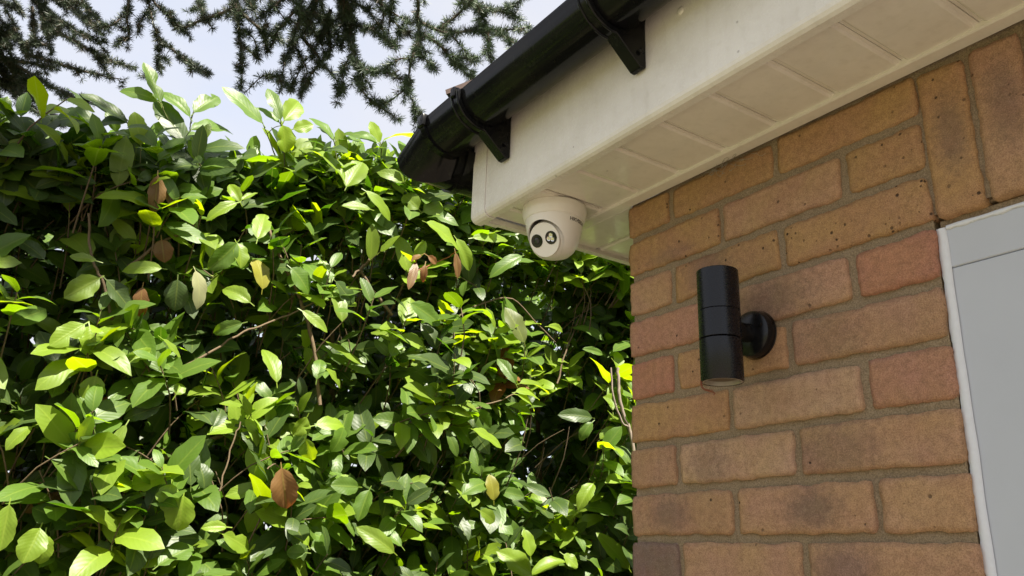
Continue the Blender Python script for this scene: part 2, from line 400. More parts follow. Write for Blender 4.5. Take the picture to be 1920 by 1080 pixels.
rows = {7: (A_, [(OCH, None, .08), (OCH, None, .08), (OCH, None, .08)]),
        6: (B_, [(OCH, (.0, -.02, .07, .02, .45), .22), (TAN, None, .06), (OCH, None, .2)]),
        5: (A_, [(TAN, None, .05), (OCH, (-.03, .01, .06, .05, .8), .16), (OCH, None, .75)]),
        4: (B_, [(PINK, None, .05), (TAN, (-.02, .0, .10, .05, .75), .06), (RED, None, .04)]),
        3: (A_, [(RED, None, .08), (OCH, None, .1), (TAN, (-.05, 0, .07, .05, .5), .05)]),
        2: (B_, [(OCH, None, .05), (BUF, None, .05), (PINK, None, .04)]),
        1: (A_, [(TAN, None, .05), (BUF, (-.045, -.005, .05, .05, .55), .1), (TAN, (-.06, -.005, .09, .05, .65), .08)]),
        0: (B_, [(TAN, (-.02, 0, .06, .035, .75), .06), (TAN, (.02, 0, .06, .035, .9), .08), (TAN, None, .09)]),
        -1: (A_, [(PURP, (0, 0, .09, .06, .7), .04), (TAN, None, .06), (TAN, (-.06, .0, .07, .04, .75), .08)])}
palette = [TAN, OCH, PINK, GREY, BUF, TAN]
for k in range(-4, 8):
    if k in rows: xs, spec = rows[k]
    else:
        xs = A_ if k % 2 else B_; spec = [(random.choice(palette), (random.uniform(-.05, .05), 0, .06, .04, random.choice((0, .7))), .07) for _ in range(3)]
    for i in range(3):
        xa = xs[i]+(J if i else -.001); xb = xs[i+1]-(J if i < 2 else .001)
        top = (k+1)*.075-J+random.uniform(-.0008, .0008)
        if k == 7: top -= .004
        col, pt, sp = spec[i]; place_brick(xa, xb, k*.075+J+random.uniform(-.0008, .0008), top, col, pt, sp)
for i in range(8):                                # soldier course over the door
    xa = XW+.005+i*.0672; place_brick(xa, xa+.0585, .3815+random.uniform(-.001, .001), .584, random.choice((OCH, TAN)) if i > 1 else (OCH, TAN)[i], (0.004, .005+.01*i, .028, .075, .75), .16)
# plain lower courses and the long side wall: one joined part each
bm = bmesh.new()
for k in range(-22, -4):
    xs = A_ if k % 2 else B_
    for i in range(3): box(bm, xs[i]+(J if i else -.001), xs[i+1]-(J if i < 2 else .001), 0, .05, Z0+k*.075+J, Z0+(k+1)*.075-J, .002, 1)
o = mesh_obj('lower_brickwork', bm, MB, house); o.color = (*TAN, 1); o['patch_amount'] = 0.0; o['speck'] = .06; tag(o, kind='stuff')
bm = bmesh.new(); box(bm, .006, .1, .112, 4.0, 0, Z0+.60); mesh_obj('side_wall', bm, MM, house)
bm = bmesh.new()
for k in range(-22, 8):
    y = .002+(.215 if k % 2 else .1025); 
    while y < 4.0:
        box(bm, .0, .05, y+.010, min(y+.225, 4.0), Z0+k*.075+J, Z0+(k+1)*.075-J, .002, 1); y += .225
o = mesh_obj('side_brickwork', bm, MB, house); o.color = (*OCH, 1); o['patch_amount'] = 0.0; o['speck'] = .08; tag(o, kind='stuff')

# eaves: soffit boards, trim, fascia
FY, SX = -.2, -.232                              # outer faces of front and side fascia
sofz = Z0+.5965
soffit = mesh_obj('soffit', (lambda b: (box(b, SX+.03, 3.2, FY+.022, .0, sofz+.009, sofz+.016), b)[1])(bmesh.new()), M_SOF, house)
box_bm = bmesh.new(); box(box_bm, SX+.03, .0, .002, 4.0, sofz+.009, sofz+.016); mesh_obj('side_soffit', box_bm, M_SOF, house)
def board_bm(length, w=.1005):
    """board along local y, with its edges rolled up into a groove (profile across x)"""
    bm = bmesh.new(); prof = [(-w/2+.0002, .006), (-w/2+.0006, .0034), (-w/2+.0050, .0030), (-w/2+.0072, .0008), (-w/2+.0090, 0)]
    prof = prof+[(-x, z) for x, z in prof[::-1]]
    A = [bm.verts.new((x, 0, z)) for x, z in prof]; B = [bm.verts.new((x, length, z)) for x, z in prof]
    for i in range(len(prof)-1): bm.faces.new((A[i], B[i], B[i+1], A[i+1]))
    A2 = bm.faces.new(A[::-1]); B2 = bm.faces.new(B); C2 = bm.faces.new((A[0], A[-1], B[-1], B[0]))
    bmesh.ops.recalc_face_normals(bm, faces=bm.faces[:]); return bm
bme = bpy.data.meshes.new('soffit_board'); b = board_bm(abs(FY+.0215)-.0225); b.to_mesh(bme); b.free(); bme.materials.append(M_SOF)
x = -.0945
k = 0
while x < 3.1:
    o = bpy.data.objects.new('soffit_board', bme); link(o, soffit); o.location = (x, FY+.0215, sofz+random.uniform(-.0004, .0004)); x += .1008 if x > 0 else .1035
bme2 = bpy.data.meshes.new('soffit_board'); b = board_bm(.0485); 
o = mesh_obj('soffit_board', board_bm(abs(FY+.0215)-.0225, .057), M_SOF, soffit, loc=(-.0945-.0805, FY+.0215, sofz))
bms = bpy.data.meshes.new('soffit_board'); b2 = board_bm(abs(SX)-.022); b2.to_mesh(bms); b2.free(); bms.materials.append(M_SOF); b.free()
y = .0505
while y < 3.9:
    o = bpy.data.objects.new('soffit_board', bms); link(o, soffit); o.location = (0, y, sofz); o.rotation_euler = (0, 0, math.pi/2); y += .1008
bm = bmesh.new(); prism(bm, [(-.0262, sofz+.006), (-.0262, sofz-.0032), (-.0235, sofz-.0048), (-.002, sofz-.0048), (.0, sofz-.002), (.0, sofz+.006)], 'x', SX+.024, 3.2); mesh_obj('trim_strip', bm, M_SOF, soffit)
def fascia_prof(o, s):                             # o = outer face coordinate, s = +1 inwards
    f = Z0+.588
    return [(o, Z0+.80), (o, f+.013), (o+s*.0015, f+.0075), (o+s*.005, f+.0028), (o+s*.010, f), (o+s*.0235, f), (o+s*.0245, f+.001), (o+s*.0245, f+.010), (o+s*.012, f+.012), (o+s*.012, Z0+.80)]
bm = bmesh.new(); prism(bm, fascia_prof(FY, 1), 'x', SX+.001, 3.2); mesh_obj('fascia_board', bm, M_FAS, house)
bm = bmesh.new(); prism(bm, fascia_prof(SX, 1), 'y', FY+.0255, 4.0); mesh_obj('side_fascia_board', bm, M_FAS, house)
bm = bmesh.new()                                   # corner cap
def capprof(o, s): return [(o-.0022, Z0+.80), (o-.0022, Z0+.5995), (o-.0006, Z0+.5935), (o+.0035, Z0+.5885), (o+.0095, Z0+.5858), (o+.022, Z0+.5858), (o+.022, Z0+.5872), (o+.0102, Z0+.5872), (o+.0045, Z0+.5897), (o+.0009, Z0+.594), (o-.0007, Z0+.5997), (o-.0007, Z0+.80)]
prism(bm, capprof(FY, 1), 'x', SX-.002, -.186)
mesh_obj('corner_cap', bm, M_FAS, house)
bm = bmesh.new(); prism(bm, [(p[0]-0*.0, p[1]) for p in capprof(SX, 1)], 'y', FY+.0222, -.150); mesh_obj('corner_cap', bm, M_FAS, house)
for cx, cz in ((.3395, .735), (.655, .735)):       # nail covers
    bm = bmesh.new(); lathe(bm, [(0, .0025), (.004, .0022), (.0062, .001), (.0066, 0)], 20, Matrix.Translation((cx, FY, Z0+cz)) @ Matrix.Rotation(math.pi/2, 4, 'X')); mesh_obj('nail_cap', bm, M_FAS, house, True)
# roof: low hip, tiles hidden behind the gutter except the end of the hip
roof = empty('roof', (0, 0, 0)); roof.parent = house
bm = bmesh.new()
ez, tan = Z0+.792, .50; A = Vector((-.262, -.235, ez)); 
hx = 1.9
ridge = [Vector((hx, hx+.03, ez+tan*(hx+.26))), Vector((3.2, hx+.03, ez+tan*(hx+.26)))]
fp = [A, Vector((3.2, -.235, ez)), ridge[1], ridge[0]]; sp_ = [A, ridge[0], Vector((-.262, 4.0, ez))]
for poly in (fp, sp_):
    vs = [bm.verts.new(p) for p in poly]; vs2 = [bm.verts.new(p-Vector((0, 0, .02))) for p in poly]
    bm.faces.new(vs); bm.faces.new(vs2[::-1])
    for i in range(len(vs)): bm.faces.new((vs[i], vs2[i], vs2[(i+1) % len(vs)], vs[(i+1) % len(vs)]))
bmesh.ops.recalc_face_normals(bm, faces=bm.faces[:]); mesh_obj('roof_deck', bm, M_TILE, roof)
tm = bmesh.new(); box(tm, -.081, .081, 0, .26, 0, .012, .002, 1); tme = bpy.data.meshes.new('roof_tile'); tm.to_mesh(tme); tm.free(); tme.materials.append(M_TILE)
for row in range(3):
    for i in range(20):
        yy = -.247+row*.1; xx = -.165+row*.1+i*.165
        if xx > 3.1: break
        o = bpy.data.objects.new('roof_tile', tme); link(o, roof); o.location = (xx, yy, ez+.003+tan*(yy+.247)+.004); o.rotation_euler = (math.atan(tan)-.06, random.uniform(-.01, .01), 0)
bm = bmesh.new(); prism(bm, [(-.05, -.010), (-.034, .012), (0, .022), (.034, .012), (.05, -.010), (.034, -.002), (0, .009), (-.034, -.002)], 'y', 0, .42)
hip = mesh_obj('hip_tile', bm, M_TILE, roof, loc=(-.263, -.247, Z0+.852)); hip.rotation_euler = Matrix(( (.7071, .6667, -.2357), (-.7071, .6667, -.2357), (0, .3333, .9428))).to_euler()

bm = bmesh.new(); box(bm, SX-.012, SX-.0035, FY+.001, 4.0, Z0+.715, Z0+.805); mesh_obj('gap_strip', bm, M_BLK, house)  # dark strip added to close the bright gap above the side gutter
# door frame
fr = empty('door_frame', (0, 0, 0)); fr.parent = house
FYY = .010
bm = bmesh.new(); box(bm, XW+.0075, 3.0, FYY, .075, Z0+.3165, Z0+.3672, .0012, 1); mesh_obj('head_rail', bm, M_FRAME, fr)
bm = bmesh.new(); box(bm, XW+.0075, .715, FYY+.0008, .075, .0, Z0+.3158, .0012, 1); mesh_obj('jamb', bm, M_FRAME, fr)
bm = bmesh.new(); box(bm, .7155, 3.0, .048, .07, .01, Z0+.316, .001, 1); mesh_obj('garage_door', bm, M_FRAME, fr)
def bead(name, p0, p1, w, seed):
    n = 420; bm = bmesh.new(); rowsv = []
    for i in range(n+1):
        t = i/n; P = Vector(p0).lerp(Vector(p1), t); S = seed
        wob = .0026*noise.noise(Vector((t*70, S, 0)))+.0014*noise.noise(Vector((t*300, S, 0))); wb2 = .0009*noise.noise(Vector((t*33, S, 5)))
        hor = abs(p1[0]-p0[0]) > abs(p1[2]-p0[2]); ring = []
        for (a, hgt) in ((-.5, .003), (-.44, -.0004), (0, -.0010), (.42, .0002), (.5, .0022)):
            off = a*w+(wob if a < 0 else wb2)
            ring.append(bm.verts.new((P.x+(0 if hor else off), P.y+hgt, P.z+(off if hor else 0))))
        rowsv.append(ring)
    for a, b in zip(rowsv, rowsv[1:]):
        for i in range(4): bm.faces.new((a[i], a[i+1], b[i+1], b[i]))
    bmesh.ops.recalc_face_normals(bm, faces=bm.faces[:])
    return mesh_obj(name, bm, M_SEAL, fr, True)
bead('sealant_bead', (XW+.0045, .0075, .02), (XW+.0045, .0075, Z0+.369), .0120, 1)
bead('sealant_bead', (XW+.011, .0085, Z0+.3685), (1.6, .0085, Z0+.3685), .006, 4)
# mortar bed between lintel and frame
bm = bmesh.new(); box(bm, XW+.002, 3.0, .0125, .075, Z0+.3690, Z0+.3805, .001, 1); mesh_obj('lintel_bed', bm, MM, house)

# ------------------------------------------------------------------ gutter
GY, GZ, GR = -.2595, Z0+.778, .056
GX = SX-(FY-GY)                                    # centre line of the side run
gut = empty('rain_gutter', (0, GY, GZ), 'black half round plastic gutter turning the corner above the cream fascia', 'gutter')
def sweep(stations, prof):
    """stations: functions mapping (o, z) -> point; prof: list of (o, z)"""
    bm = bmesh.new(); R = []
    for st in stations: R.append([bm.verts.new(st(o, z)) for o, z in prof])
    n = len(prof)
    for a, b in zip(R, R[1:]):
        for i in range(n): bm.faces.new((a[i], a[(i+1) % n], b[(i+1) % n], b[i]))
    bm.faces.new(R[0]); bm.faces.new(R[-1][::-1]); bmesh.ops.recalc_face_normals(bm, faces=bm.faces[:]); return bm
def half(r, t, lip=0, n=28):
    out = [(r*math.cos(math.pi*i/n), -r*math.sin(math.pi*i/n)) for i in range(n+1)]
    inn = [((r-t)*math.cos(math.pi*i/n), -(r-t)*math.sin(math.pi*i/n)) for i in range(n, -1, -1)]
    if lip: out = [(r-.001, .004), (r+lip, .003), (r+lip, -.002)]+out[1:-1]+[(-r-lip*.3, -.002), (-r-lip*.3, .004)]
    return out+inn
FRONT = lambda x: (lambda o, z: (x, GY-o, GZ+z))
GD = -.043                                          # the side run hangs lower
SIDE = lambda y: (lambda o, z: (GX-o, y, GZ+GD+z))
CORN = lambda o, z: (GX-o, GY-o, GZ+GD+z)
def gpart(name, bm, smooth=True):
    o = mesh_obj(name, bm, M_BLK, None, smooth); 
    if smooth:
        md = o.modifiers.new('w', 'EDGE_SPLIT'); md.split_angle = math.radians(40)
    return adopt(o, gut)
gpart('gutter_channel', sweep([FRONT(3.2), FRONT(1.5), FRONT(.3), FRONT(-.23)], half(GR-.003, .0022, .0015)))
gpart('side_channel', sweep([SIDE(-.17), SIDE(1.5), SIDE(4.0)], half(GR-.003, .0022, .0015)))
gpart('corner_angle', sweep([FRONT(-.105), FRONT(-.246), CORN, SIDE(-.235), SIDE(-.15)], half(GR+.0008, .003, .0015)))
for st in ([FRONT(-.234), FRONT(-.250)], [SIDE(-.218), SIDE(-.202)]): gpart('corner_ring', sweep(st, half(GR+.006, .006, .001)))
bm = bmesh.new(); box(bm, -.254, -.230, GY-GR-.0105, GY-GR+.004, GZ-.016, GZ+.009, .0025); gpart('rim_clip', bm)
def bracket(xc, hw):
    b = gpart('bracket', sweep([FRONT(xc-hw), FRONT(xc+hw)], half(GR+.0055, .006, .001)))
    for s in (-1, 1): adoptee = mesh_obj('bracket_rib', sweep([FRONT(xc+s*(hw-.0035)-.0018), FRONT(xc+s*(hw-.0035)+.0018)], half(GR+.0078, .004, 0)), M_BLK, None, True); adopt(adoptee, b)
    bm = bmesh.new(); y0 = FY-.0005
    prism(bm, [(y0, Z0+.768), (y0, Z0+.677), (y0-.004, Z0+.673), (y0-.0115, Z0+.674), (y0-.062, Z0+.7175), (y0-.03, Z0+.735)], 'x', xc-hw*.95, xc+hw*.95)
    bmesh.ops.bevel(bm, geom=[e for e in bm.edges], offset=.0012, segments=1, affect='EDGES')
    adopt(mesh_obj('bracket_web', bm, M_BLK), b)
    bm = bmesh.new(); box(bm, xc-hw*.55, xc+hw*.55, GY-GR-.011, GY-GR+.005, GZ-.012, GZ+.008, .002); adopt(mesh_obj('bracket_clip', bm, M_BLK), b)
    bm = bmesh.new(); lathe(bm, [(0, .0022), (.003, .002), (.0042, .0008), (.0044, 0)], 16, Matrix.Translation((xc+.004+hw*.93, FY-.013, Z0+.70)) @ Matrix.Rotation(math.pi/2, 4, 'Y')); adopt(mesh_obj('screw', bm, M_BLK), b)
bracket(-.116, .0125); bracket(.2535, .0125); bracket(1.15, .0125); bracket(2.05, .0125)

# ------------------------------------------------------------------ wall lamp
LX, LY, LZ = .2785, -.080, Z0+.2885
lamp = empty('wall_lamp', (LX, 0, LZ), 'black cylindrical up and down wall lamp on round backplate', 'lamp')
def lpart(name, bm, mat, smooth=True, par=None, ang=35):
    o = mesh_obj(name, bm, mat, None, smooth)
    if smooth: md = o.modifiers.new('w', 'EDGE_SPLIT'); md.split_angle = math.radians(ang)
    return adopt(o, par or lamp)
T = Matrix.Translation((LX, LY, LZ))
R0 = .0300; H2 = .0825
bm = bmesh.new(); lathe(bm, [(R0-.004, .0208), (R0-.0008, .0208), (R0, .0214), (R0, H2-.001), (R0-.001, H2), (R0-.0028, H2), (R0-.0032, H2-.006), (R0-.0035, .022)], 64, T); lpart('upper_tube', bm, M_LAMP)
bm = bmesh.new(); lathe(bm, [(0, .0205), (R0-.0008, .0205), (R0, .0198), (R0, -.0198), (R0-.0008, -.0205), (0, -.0205)], 64, T); lpart('middle_tube', bm, M_LAMP)
bm = bmesh.new(); lathe(bm, [(R0-.004, -.0218), (R0-.0012, -.0218), (R0, -.0226), (R0, -H2+.001), (R0-.0007, -H2), (R0-.0016, -H2), (R0-.002, -H2+.004), (R0-.0035, -.024)], 64, T); lt = lpart('lower_tube', bm, M_LAMP)
bm = bmesh.new(); lathe(bm, [(R0-.0017, -H2+.0006), (R0-.0046, -H2+.0002), (R0-.0062, -H2+.004), (R0-.0064, -H2+.008)], 48, T); lpart('glass_ring', bm, M_GLASSRIM, par=lt)
bm = bmesh.new(); lathe(bm, [(R0-.0060, -H2+.006), (R0-.012, -H2+.0075), (.011, -H2+.012), (.0, -H2+.010)], 48, T); lpart('bulb_face', bm, M_BULB, par=lt)
bm = bmesh.new(); lathe(bm, [(0, H2-.01), (R0-.0036, H2-.008)], 48, T); lpart('glass_disc', bm, M_GLASSRIM)
M = Matrix.Translation((LX, 0, LZ)) @ Matrix.Rotation(math.pi/2, 4, 'X')
bm = bmesh.new(); lathe(bm, [(0.0, -.001), (.0345, -.001), (.0352, .002), (.0350, .012), (.0335, .0165), (.029, .0195), (.014, .0215), (.0, .0215)], 56, M); bp = lpart('backplate', bm, M_PLATE)
bm = bmesh.new(); lathe(bm, [(.0145, .020), (.0135, .030), (.0135, .052), (.015, .058)], 40, M); lpart('arm', bm, M_PLATE)
for sgn in (-1, 1):
    bm = bmesh.new(); lathe(bm, [(0, .0025), (.0028, .0022), (.0034, 0)], 14, Matrix.Translation((LX+sgn*.0235, -.0205, LZ+.008)) @ Matrix.Rotation(math.pi/2, 4, 'X')); lpart('screw', bm, M_CHROME if False else M_PLATE, par=bp)
bm = bmesh.new(); lathe(bm, [(.0360, .0005), (.0366, .0012), (.0360, .0024)], 56, M); lpart('gasket', bm, M_PLATE, par=bp)
# dry twig caught under the lamp
P = smooth_line([(LX-.0185, LY-.0225, LZ-H2+.003), (LX-.0150, LY-.0265, LZ-H2-.006), (LX-.0085, LY-.0285, LZ-H2-.0125), (LX+.0005, LY-.0285, LZ-H2-.0165), (LX+.007, LY-.0275, LZ-H2-.0185)], 5)
bag = Bag(); V, Fq = tube_data(P, np.linspace(.0016, .0011, len(P)), 6); bag.add(V, Fq)
V, Fq = tube_data(P+np.array([.001, -.001, .0012])*np.linspace(0, 1.6, len(P))[:, None], .0006, 5); bag.add(V, Fq)
V, Fq = tube_data(np.array([P[-1], P[-1]+[.002, .001, -.0025], P[-1]+[.0005, 0, -.004]]), .0009, 5); bag.add(V, Fq)
tag(bag.build('dry_twig', M_RUST), 'tiny rust brown twig stuck under the black wall lamp', 'twig')

# ------------------------------------------------------------------ dome camera
DX, DY, DZ = -.0985, -.0985, sofz
dome = empty('security_camera', (DX, DY, DZ), 'white turret security camera mounted under the cream soffit', 'camera')
T = Matrix.Translation((DX, DY, DZ))
def dpart(name, bm, mat, par=None, smooth=True, ang=32):
    o = mesh_obj(name, bm, mat, None, smooth)
    if smooth: md = o.modifiers.new('w', 'EDGE_SPLIT'); md.split_angle = math.radians(ang)
    return adopt(o, par or dome)
bm = bmesh.new(); lathe(bm, [(0, .0005), (.0600, .0005), (.0610, -.001), (.0612, -.012), (.0605, -.0150), (.0585, -.0225), (.0572, -.0262), (.0560, -.0272), (.052, -.0272)], 72, T); dpart('mounting_base', bm, M_CAM)
face = Vector((.30, -.90, -.42)).normalized()
q = face.to_track_quat('Z', 'Y').to_matrix().to_4x4()
BC = Vector((DX, DY, DZ-.0585)) + face*.004       # eyeball centre
# shroud
bm = bmesh.new(); lathe(bm, [(.040, -.0262), (.0545, -.0262), (.0552, -.0275), (.0545, -.033), (.0520, -.045), (.0487, -.060), (.0445, -.073), (.0385, -.0845), (.0300, -.0925), (.018, -.0965), (0, -.0975),
                             ], 72, T)
lathe(bm, [(.040, -.0262), (.0500, -.034), (.0475, -.048), (.0440, -.062), (.0395, -.074), (.033, -.0835), (.022, -.0905), (0, -.0935)], 72, T)
bmesh.ops.remove_doubles(bm, verts=bm.verts[:], dist=1e-5); bmesh.ops.recalc_face_normals(bm, faces=bm.faces[:])
shroud = mesh_obj('shroud', bm, M_CAM, None, True)
bm = bmesh.new(); Mq = Matrix.Translation(BC) @ q; lathe(bm, [(0, .0), (.0378, .0), (.0395, .2), (0, .2)], 72, Mq); cutter = mesh_obj('cutter', bm, M_CAM)
md = shroud.modifiers.new('b', 'BOOLEAN'); md.object = cutter; md.operation = 'DIFFERENCE'; md.solver = 'EXACT'
bpy.context.view_layer.update(); dg = bpy.context.evaluated_depsgraph_get()
newme = bpy.data.meshes.new_from_object(shroud.evaluated_get(dg)); shroud.modifiers.clear(); shroud.data = newme
bpy.data.objects.remove(cutter)
newme.polygons.foreach_set('use_smooth', [True]*len(newme.polygons)); md = shroud.modifiers.new('w', 'EDGE_SPLIT'); md.split_angle = math.radians(32); adopt(shroud, dome)
# eyeball with flat face
rb = .0395; ff = .030; prof = [(rb*math.sin(t), rb*math.cos(t)) for t in np.linspace(math.pi, .93, 20)]
rf = prof[-1][0]; zf = prof[-1][1]
prof += [(rf+.0003, zf+.0015), (.0326, zf+.0030), (.0326, zf+.0060), (.0318, zf+.0070), (0, zf+.0072)]
Mq = Matrix.Translation(BC) @ q
bm = bmesh.new(); lathe(bm, prof, 64, Mq); eye = dpart('eyeball', bm, M_CAM, ang=28)
zt = zf+.0072
side = face.cross(Vector((0, 0, 1))).normalized(); upv = side.cross(face).normalized()
Mf = Matrix((( side.x, upv.x, face.x, BC.x), (side.y, upv.y, face.y, BC.y), (side.z, upv.z, face.z, BC.z), (0, 0, 0, 1)))
for sx, nm in ((.0158, 'lens'), (-.0158, 'led_array')):
    MM4 = Mf @ Matrix.Translation((sx, .001, zt))
    bm = bmesh.new(); lathe(bm, [(.0124, .0), (.0124, .0007), (.0115, .0007), (.0100, .0003), (0, .0003)], 40, MM4); le = dpart(nm, bm, M_LENS, eye)
    if nm == 'lens':
        bm = bmesh.new(); lathe(bm, [(.0058, .0004), (.0052, .0014), (.003, .002), (0, .0022)], 28, MM4); dpart('lens_glass', bm, M_LENSIN, le)
    else:
        for a in range(3):
            an = math.pi/2+a*2.094+.3; bm = bmesh.new(); lathe(bm, [(.0046, .0004), (.0042, .0016), (.0028, .0009), (0, .0012)], 20, MM4 @ Matrix.Translation((.0046*math.cos(an), .0046*math.sin(an), 0))); dpart('led', bm, M_CHROME, le)
# maker's lettering round the cone of the base
cu = bpy.data.curves.new('lettering', 'FONT'); cu.body = 'HIKVISION'; cu.size = .0092; cu.align_x = 'CENTER'; cu.align_y = 'CENTER'; cu.offset = .00022; cu.resolution_u = 3
to = bpy.data.objects.new('lettering', cu); COL.objects.link(to); bpy.context.view_layer.update(); dg = bpy.context.evaluated_depsgraph_get()
tme = bpy.data.meshes.new_from_object(to.evaluated_get(dg)); bpy.data.objects.remove(to)
a0 = math.radians(19)
for v in tme.vertices:
    tx, ty = v.co.x, v.co.y; an = a0+tx/.0535; zz = -.0365+ty; rr = .0545-(-.033-zz)*.205+.0003
    v.co = (rr*math.cos(an), rr*math.sin(an), zz)
tme.materials.clear(); tme.materials.append(M_INK); o = bpy.data.objects.new('lettering', tme); link(o, dome)

# cobweb wisps where wall meets soffit
bag = Bag()
for i in range(16):
    x0 = .255+random.uniform(-.05, .05); p0 = np.array([x0, -.003, Z0+.586+random.uniform(-.006, .006)])
    p = [p0]
    for k in range(5): p.append(p[-1]+np.array([random.uniform(-.008, .012), random.uniform(-.003, .001), random.uniform(-.008, .004)]))
    V, Fq = tube_data(smooth_line(p, 3), .00035, 4); bag.add(V, Fq)
tag(bag.build('cobweb', M_WEB), 'wispy brown cobweb at top of the brick wall under the soffit trim', 'cobweb')

# ------------------------------------------------------------------ laurel hedge
HX = -1.0                                         # mean plane of the hedge's face
hedge = empty('laurel_hedge', (HX-.4, .2, 0), 'tall glossy cherry laurel hedge in sun beside the house', 'hedge')
SUNV = np.array(SUN)
def nrm(a): return a/(np.linalg.norm(a, axis=-1, keepdims=True)+1e-12)
def leaf_template(ns, nc):
    t = np.linspace(0, 1, ns+1); c = np.linspace(-1, 1, nc+1)
    F = []
    for i in range(ns):
        for k in range(nc):
            a = i*(nc+1)+k; F.append((a, a+1, a+nc+2, a+nc+1))
    n0 = (ns+1)*(nc+1)
    F.append((n0, n0+1, n0+3, n0+2))                # petiole strip
    return t, c, F
def leaf_verts(B, a, n, L, W, curl, fold, ph, ns, nc, bite=None, twist=None, pet=None):
    """arrays of leaves -> verts (N, nv, 3); n is the upper side"""
    t, c, F = leaf_template(ns, nc)
    a = nrm(a); n = nrm(n-(n*a).sum(-1, keepdims=True)*a); s = np.cross(n, a)
    N = len(B)
    prof = np.where(t > 0, t**.66, 0)*np.maximum(1-t, 0)**.68; prof = prof/prof.max(); prof[-1] = .015; prof[0] = .05
    tt = t[None, :, None]; cc = c[None, None, :]
    w = prof[None, :, None]*W[:, None, None]/2*np.ones_like(cc)
    # uneven margins
    k1 = ph[:, None, None]
    w = w*(1+.05*np.sin(tt*19+k1*5+np.sign(cc)*2)+.04*np.sin(tt*43+k1*11+np.sign(cc)))
    if bite is not None:
        for (bt, bs, bw, bd) in bite.transpose(1, 2, 0) if bite.ndim == 3 else ():
            m = np.exp(-((tt-bt[:, None, None])/bw[:, None, None])**2)*(np.sign(cc) == bs[:, None, None])
            w = w*(1-bd[:, None, None]*m)
    ang = (twist if twist is not None else np.zeros(N))[:, None, None]*(tt-.3)
    lat = w*cc
    # lengthwise curl (arc), crosswise fold and ripple
    cu = curl[:, None, None]; th = cu*tt
    along = np.where(np.abs(cu) > 1e-3, np.sin(th)/np.where(np.abs(cu) > 1e-3, cu, 1), tt)*L[:, None, None]
    drop = -np.where(np.abs(cu) > 1e-3, (1-np.cos(th))/np.where(np.abs(cu) > 1e-3, cu, 1), 0)*L[:, None, None]
    up = fold[:, None, None]*np.abs(lat)+.05*W[:, None, None]*np.abs(cc)**2*np.sin(tt*12+k1*9+cc)*prof[None, :, None]-.5*fold[:, None, None]*np.abs(lat)*np.abs(cc)
    latr = lat*np.cos(ang)-up*np.sin(ang); upr = lat*np.sin(ang)+up*np.cos(ang)
    V = B[:, None, None]+a[:, None, None]*along[..., None]+n[:, None, None]*(drop+upr)[..., None]+s[:, None, None]*latr[..., None]
    V = V.reshape(N, -1, 3)
    pl = (.014 if pet is None else pet)
    pw = .0011
    b0 = B-a*pl-n*.002
    P = np.stack([b0-s*pw, b0+s*pw, B-s*pw*1.2+a*.003, B+s*pw*1.2+a*.003], 1)
    uv = np.stack(np.broadcast_arrays(t[:, None], (c[None]+1)/2), -1).reshape(-1, 2); uv = np.vstack([uv, np.array([[.02, .5]]*4)])
    return np.concatenate([V, P], 1), F, uv
def leaf_object(name, V, F, uv, tint, glow, parent):
    """V (N, nv, 3) -> one mesh"""
    N, nv = V.shape[:2]; F = np.array(F); nf = len(F)
    me = bpy.data.meshes.new(name); allF = (F[None]+np.arange(N)[:, None, None]*nv).reshape(-1, 4)
    off = np.array(Vector(world_loc(parent))); co = (V.reshape(-1, 3)-off)
    me.vertices.add(N*nv); me.vertices.foreach_set('co', co.ravel().astype(np.float32))
    me.loops.add(len(allF)*4); me.loops.foreach_set('vertex_index', allF.ravel().astype(np.int32))
    me.polygons.add(len(allF)); me.polygons.foreach_set('loop_start', (np.arange(len(allF))*4).astype(np.int32))
    me.polygons.foreach_set('use_smooth', np.ones(len(allF), bool))
    ul = me.uv_layers.new(name='UVMap'); ul.data.foreach_set('uv', np.tile(uv[F.ravel()], (N, 1)).ravel().astype(np.float32))
    for nm, c in (('tint', tint), ('glow', glow)):
        at = me.color_attributes.new(nm, 'FLOAT_COLOR', 'POINT'); cc = np.ones((N, nv, 4), np.float32); cc[..., :3] = c[:, None]; at.data.foreach_set('color', cc.ravel())
    me.update(calc_edges=True); me.validate(); me.materials.append(M_LEAF)
    o = bpy.data.objects.new(name, me); link(o, parent); return o
TY = {'L': ((.190, .295, .004), (.46, .62, .003)), 'G': ((.066, .142, .004), (.23, .40, .003)), 'D': ((.017, .046, .005), (.055, .14, .003)),  # L young, D mature green; D also puts shade into the tint
      'Y': ((.30, .25, .015), (.45, .40, .01)), 'O': ((.10, .11, .018), (.25, .26, .01)), 'B': ((.29, .10, .04), (.24, .06, .012)), 'R': ((.26, .070, .032), (.30, .05, .012)), 'P': ((.36, .34, .19), (.40, .40, .17))}
